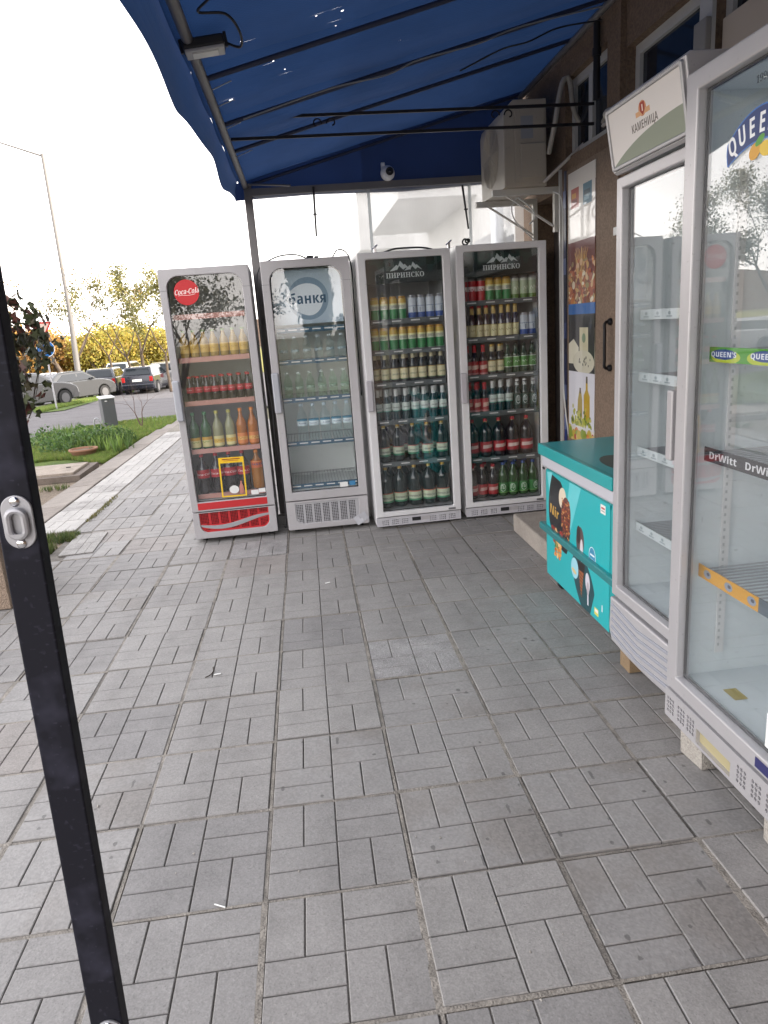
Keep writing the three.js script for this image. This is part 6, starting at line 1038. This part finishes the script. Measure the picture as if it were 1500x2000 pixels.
{ // street lamp
  const p = onGround(160, 781), z = p.z, y0 = groundY(z); const t = thing('street_lamp', 'tall pale street lamp with a single arm beside the parked cars', 'street lamp', [p.x, y0 - 0.03, z]);
  const top = onZ(82, 300, z), mid = onZ(137, 615, z), end = onZ(-14, 274, z), b = V(0, 0, 0), off = p.clone().setY(y0 - 0.03), rel = (q) => q.clone().sub(off);
  const pm = std([0.20, 0.19, 0.185], 0.6, { map: tDirt, m: true });
  part('mast', [rod(b, rel(mid), 0.14, 0.115, 14), rod(rel(mid), rel(top), 0.09, 0.07, 12)], pm, t); part('arm', rod(rel(top).add(V(0, -0.1, 0)), rel(end), 0.045, 0.035, 10), pm, t); part('lamp_head', rbox(0.7, 0.14, 0.3, 0.05).translate(...rel(end).add(V(-0.2, 0, 0)).toArray()), pm, t); part('mast_base', rod(b, V(0, 1.0, 0), 0.17, 0.16, 14), pm, t);
}
{ // road signs on one post
  const z = -27, c = onZ(89, 681, z), t = thing('road_sign', 'blue round turn right sign under an upside down triangle sign', 'road sign', [c.x, groundY(z), z], 0.45), y = c.y - groundY(z);
  part('post', rod(V(0, 0, -0.03), V(0, y + 0.95, -0.03), 0.03, 0.03, 10), M.zinc, t);
  const tb = paint(256, 256, (g) => { g.fillStyle = '#e6edf2'; g.fillRect(0, 0, 256, 256); g.fillStyle = '#1c64a8'; g.beginPath(); g.arc(128, 128, 120, 0, 7); g.fill(); g.strokeStyle = '#eef3f6'; g.fillStyle = '#eef3f6'; g.lineWidth = 30; g.beginPath(); g.moveTo(96, 206); g.lineTo(96, 112); g.lineTo(150, 112); g.stroke(); g.beginPath(); g.moveTo(144, 62); g.lineTo(208, 112); g.lineTo(144, 162); g.fill(); });
  part('round_plate', disc(0.30, 0.01, 36).translate(0, y, 0), M.zinc, t); part('round_print', new THREE.CircleGeometry(0.298, 36).translate(0, y, 0.0065), std(0xffffff, 0.5, { map: tb }), t);
  const s = new THREE.Shape(); s.moveTo(-0.36, 0.30); s.lineTo(0.36, 0.30); s.lineTo(0, -0.32); const s2 = new THREE.Shape(); s2.moveTo(-0.25, 0.235); s2.lineTo(0.25, 0.235); s2.lineTo(0, -0.19);
  part('triangle_plate', extr(s, 0.01, 0.001).translate(0, y + 0.62, 0), std([0.50, 0.05, 0.04], 0.5), t); part('triangle_print', extr(s2, 0.004).translate(0, y + 0.62, 0.0105), std([0.62, 0.48, 0.40], 0.5), t);
}
// ------------------------------------------------------------------ cars (pointing along +x at their own origin)
function makeCar(label, paintC, o, group) {
  const t = thing('parked_car', label, 'car', [0, 0, 0], 0, group), L = o.L || 4.1, Wd = 1.72, H = o.H || 1.46, hw = Wd / 2, bm = std(paintC, 0.25, { metalness: 0.45, clearcoat: 1, clearcoatRoughness: 0.06 }), gm = std([0.012, 0.016, 0.02], 0.05, { clearcoat: 1 });
  const bx = -L / 2, fx = L / 2, tail = o.tail;                 // tail: boot length of a saloon
  const roofR = tail ? bx + 1.15 : bx + 0.42, roofF = fx - 1.75, cowl = fx - 1.05, rear = tail ? bx + 0.55 : bx + 0.06;
  const low = new THREE.Shape(); low.moveTo(bx + 0.05, 0.28); low.lineTo(bx, 0.45); low.lineTo(bx + 0.03, 0.80); low.lineTo(rear, 0.98); low.lineTo(cowl, 0.98); low.quadraticCurveTo(fx - 0.25, 0.90, fx - 0.06, 0.70); low.lineTo(fx, 0.45); low.lineTo(fx - 0.06, 0.24);
  for (const wx of [fx - 0.78, bx + 0.78]) { low.lineTo(wx + 0.36, 0.22); low.absarc(wx, 0.30, 0.36, -0.2, Math.PI + 0.2, false); low.lineTo(wx - 0.36, 0.22); }
  const body = part('body', [extr(low, Wd, 0.05, -hw)], bm, t);
  const cab = new THREE.Shape(); cab.moveTo(rear + 0.02, 0.96); cab.quadraticCurveTo(rear + (roofR - rear) * 0.4, 1.25, roofR, H - 0.03); cab.quadraticCurveTo((roofR + roofF) / 2, H + 0.035, roofF, H - 0.03); cab.quadraticCurveTo(cowl - 0.35, 1.25, cowl, 0.96);
  const cg = extr(cab, Wd - 0.10, 0.06, -hw + 0.05, 8), p = cg.attributes.position; for (let i = 0; i < p.count; i++) { const k = Math.max(0, (p.getY(i) - 0.96) / (H - 0.96)); p.setZ(i, p.getZ(i) * (1 - 0.17 * k)); } cg.computeVertexNormals();
  const roof = part('cabin', cg, bm, t);
  // glazing, a little proud of the cabin
  const sideW = (s) => { const w = new THREE.Shape(); w.moveTo(rear + 0.30, 1.0); w.lineTo(roofR + 0.18, H - 0.12); w.lineTo(roofF - 0.05, H - 0.12); w.lineTo(cowl - 0.18, 1.0); const g = extr(w, 0.012), q = g.attributes.position; for (let i = 0; i < q.count; i++) { const k = Math.max(0, (q.getY(i) - 0.96) / (H - 0.96)); q.setZ(i, s * ((hw - 0.045) * (1 - 0.17 * k) + 0.004 + q.getZ(i) * 0.3)); } g.computeVertexNormals(); return g; };
  for (const s of [-1, 1]) { const w = part('side_window', sideW(s), gm, t); part('pillar', [span(-0.12, -0.04, 1.0, H - 0.11, 0, 0.006).applyMatrix4(new THREE.Matrix4().makeRotationX(s > 0 ? -0.24 : 0.24)).translate(0, 0.0, s * (hw - 0.045 + 0.006) + (s > 0 ? 0.22 : -0.22) * 1.0)], bm, w); }
  const pane = (xa, ya, xb, yb, wa, wb) => { const g = new THREE.BufferGeometry(); g.setAttribute('position', new THREE.Float32BufferAttribute([xa, ya, -wa, xa, ya, wa, xb, yb, wb, xa, ya, -wa, xb, yb, wb, xb, yb, -wb], 3)); g.computeVertexNormals(); return g; };
  part('rear_window', pane(rear + 0.02 + (roofR - rear) * 0.10 - 0.035, 1.04, roofR - 0.115, H - 0.10, hw - 0.17, hw - 0.27), new THREE.MeshPhysicalMaterial({ ...{}, color: lin(0.012, 0.016, 0.02), roughness: 0.05, side: THREE.DoubleSide }), t);
  part('windscreen', pane(cowl - 0.09 + 0.06, 1.04, roofF + 0.16, H - 0.10, hw - 0.15, hw - 0.26), new THREE.MeshPhysicalMaterial({ color: lin(0.012, 0.016, 0.02), roughness: 0.05, side: THREE.DoubleSide }), t);
  for (const wx of [fx - 0.78, bx + 0.78]) for (const s of [-1, 1]) { const w = part('wheel', [new THREE.CylinderGeometry(0.31, 0.31, 0.2, 22).rotateX(Math.PI / 2).translate(wx, 0.31, s * (hw - 0.09))], M.rubber, t); part('rim', [new THREE.CylinderGeometry(0.20, 0.19, 0.02, 18).rotateX(Math.PI / 2).translate(wx, 0.31, s * (hw + 0.018))], M.coolerDark, w); }
  for (const s of [-1, 1]) { part('tail_light', rbox(0.06, 0.26, 0.17, 0.02, bx + 0.03, 0.80, s * (hw - 0.13)), std([0.38, 0.015, 0.015], 0.2), t); part('headlight', rbox(0.10, 0.14, 0.28, 0.03, fx - 0.11, 0.68, s * (hw - 0.22)), std([0.6, 0.6, 0.62], 0.12), t); part('mirror', rbox(0.10, 0.12, 0.18, 0.03, cowl - 0.42, 1.03, s * (hw + 0.08)), bm, t); }
  part('rear_bumper', rbox(0.14, 0.24, Wd - 0.06, 0.05, bx + 0.02, 0.44, 0), o.dark ? M.black : bm, t);
  part('number_plate', rbox(0.012, 0.12, 0.50, 0.003, bx + (o.plateLow ? -0.06 : -0.001), o.plateLow ? 0.46 : 0.75, 0), M.paper, t);
  part('number_plate', rbox(0.012, 0.12, 0.50, 0.003, fx + 0.002, 0.42, 0), M.paper, t);
  return t;
}
{
  const put = (car, u, v, yaw) => { const p = onGround(u, v); car.position.set(p.x, groundY(p.z) - 0.045, p.z); car.rotation.y = yaw; const tiltZ = 0.0; return p; };
  const G = 'cars in the car park';
  put(makeCar('dark grey hatchback seen from behind next to the lamp post', [0.055, 0.06, 0.075], { L: 3.9, H: 1.48 }, G), 216, 768, Math.PI / 2 + 0.02);
  put(makeCar('black hatchback with white number plate behind the bare bush', [0.018, 0.02, 0.032], { L: 4.1, H: 1.46 }, G), 292, 763, Math.PI / 2 - 0.06);
  put(makeCar('white car parked further on between the two dark hatchbacks', [0.62, 0.62, 0.62], { L: 4.2, H: 1.5 }, G), 252, 747, Math.PI / 2 - 0.1);
  put(makeCar('silver estate parked beside the slender tree', [0.40, 0.40, 0.40], { L: 4.3, H: 1.5 }, G), 345, 752, Math.PI / 2 - 0.2);
  put(makeCar('silver saloon parked on the far side of the grass island', [0.08, 0.082, 0.085], { L: 4.3, H: 1.43, tail: true }, G), 138, 783, Math.PI / 2 - 0.55);
  put(makeCar('pale silver car half hidden by the shrub leaves', [0.09, 0.092, 0.095], { L: 4.2, H: 1.42, tail: true }, G), 48, 798, Math.PI / 2 - 0.55);
  const w = makeCar('white car parked across the road under the tall street tree', [0.66, 0.66, 0.66], { L: 4.2, H: 1.45 }, G); w.position.set(-16.2, groundY(-29.2) - 0.045, -29.2); w.rotation.y = 0.9;
}
{ // litter on the paving
  const put = (u, v, f) => { const p = onGround(u, v); return f(p); };
  for (const [u, v, a] of [[425, 1319, 0.1], [640, 1140, 0.3]]) put(u, v, (p) => solo('cigarette_butt', new THREE.CylinderGeometry(0.0035, 0.0035, 0.03, 8).rotateZ(Math.PI / 2).rotateY(a).translate(p.x, 0.006, p.z), M.paper, 'thin white cigarette butt lying on the paving', 'litter', 'butts on the paving'));
  put(430, 1772, (p) => solo('straw', new THREE.CylinderGeometry(0.002, 0.002, 0.035, 6).rotateZ(Math.PI / 2).rotateY(-0.5).translate(p.x, 0.005, p.z), M.paper, 'thin white paper stick lying in a paving joint', 'litter'));
  put(412, 1315, (p) => solo('twig', hose([V(p.x + 0.005, 0.006, p.z - 0.05), V(p.x + 0.012, 0.008, p.z), V(p.x, 0.006, p.z + 0.03), V(p.x - 0.02, 0.005, p.z + 0.045)], 0.0025, 20, 5), bark, 'small dark twig lying on the paving', 'twig'));
  const r = rng(808), G = []; for (let k = 0; k < 46; k++) { const x = -0.9 + r() * 1.9, z = -1.1 - r() * 3.4, s = 0.0018 + r() * r() * 0.0035; G.push(new THREE.IcosahedronGeometry(s, 0).scale(1.4, 0.6, 1).rotateY(r() * 6).translate(x, 0.003, z)); }
  const g = solo('grit', G, M.stone, 'tiny pale grit scattered over the paving', 'grit'); g.userData.kind = 'stuff';
}
renderer.render(scene, camera);
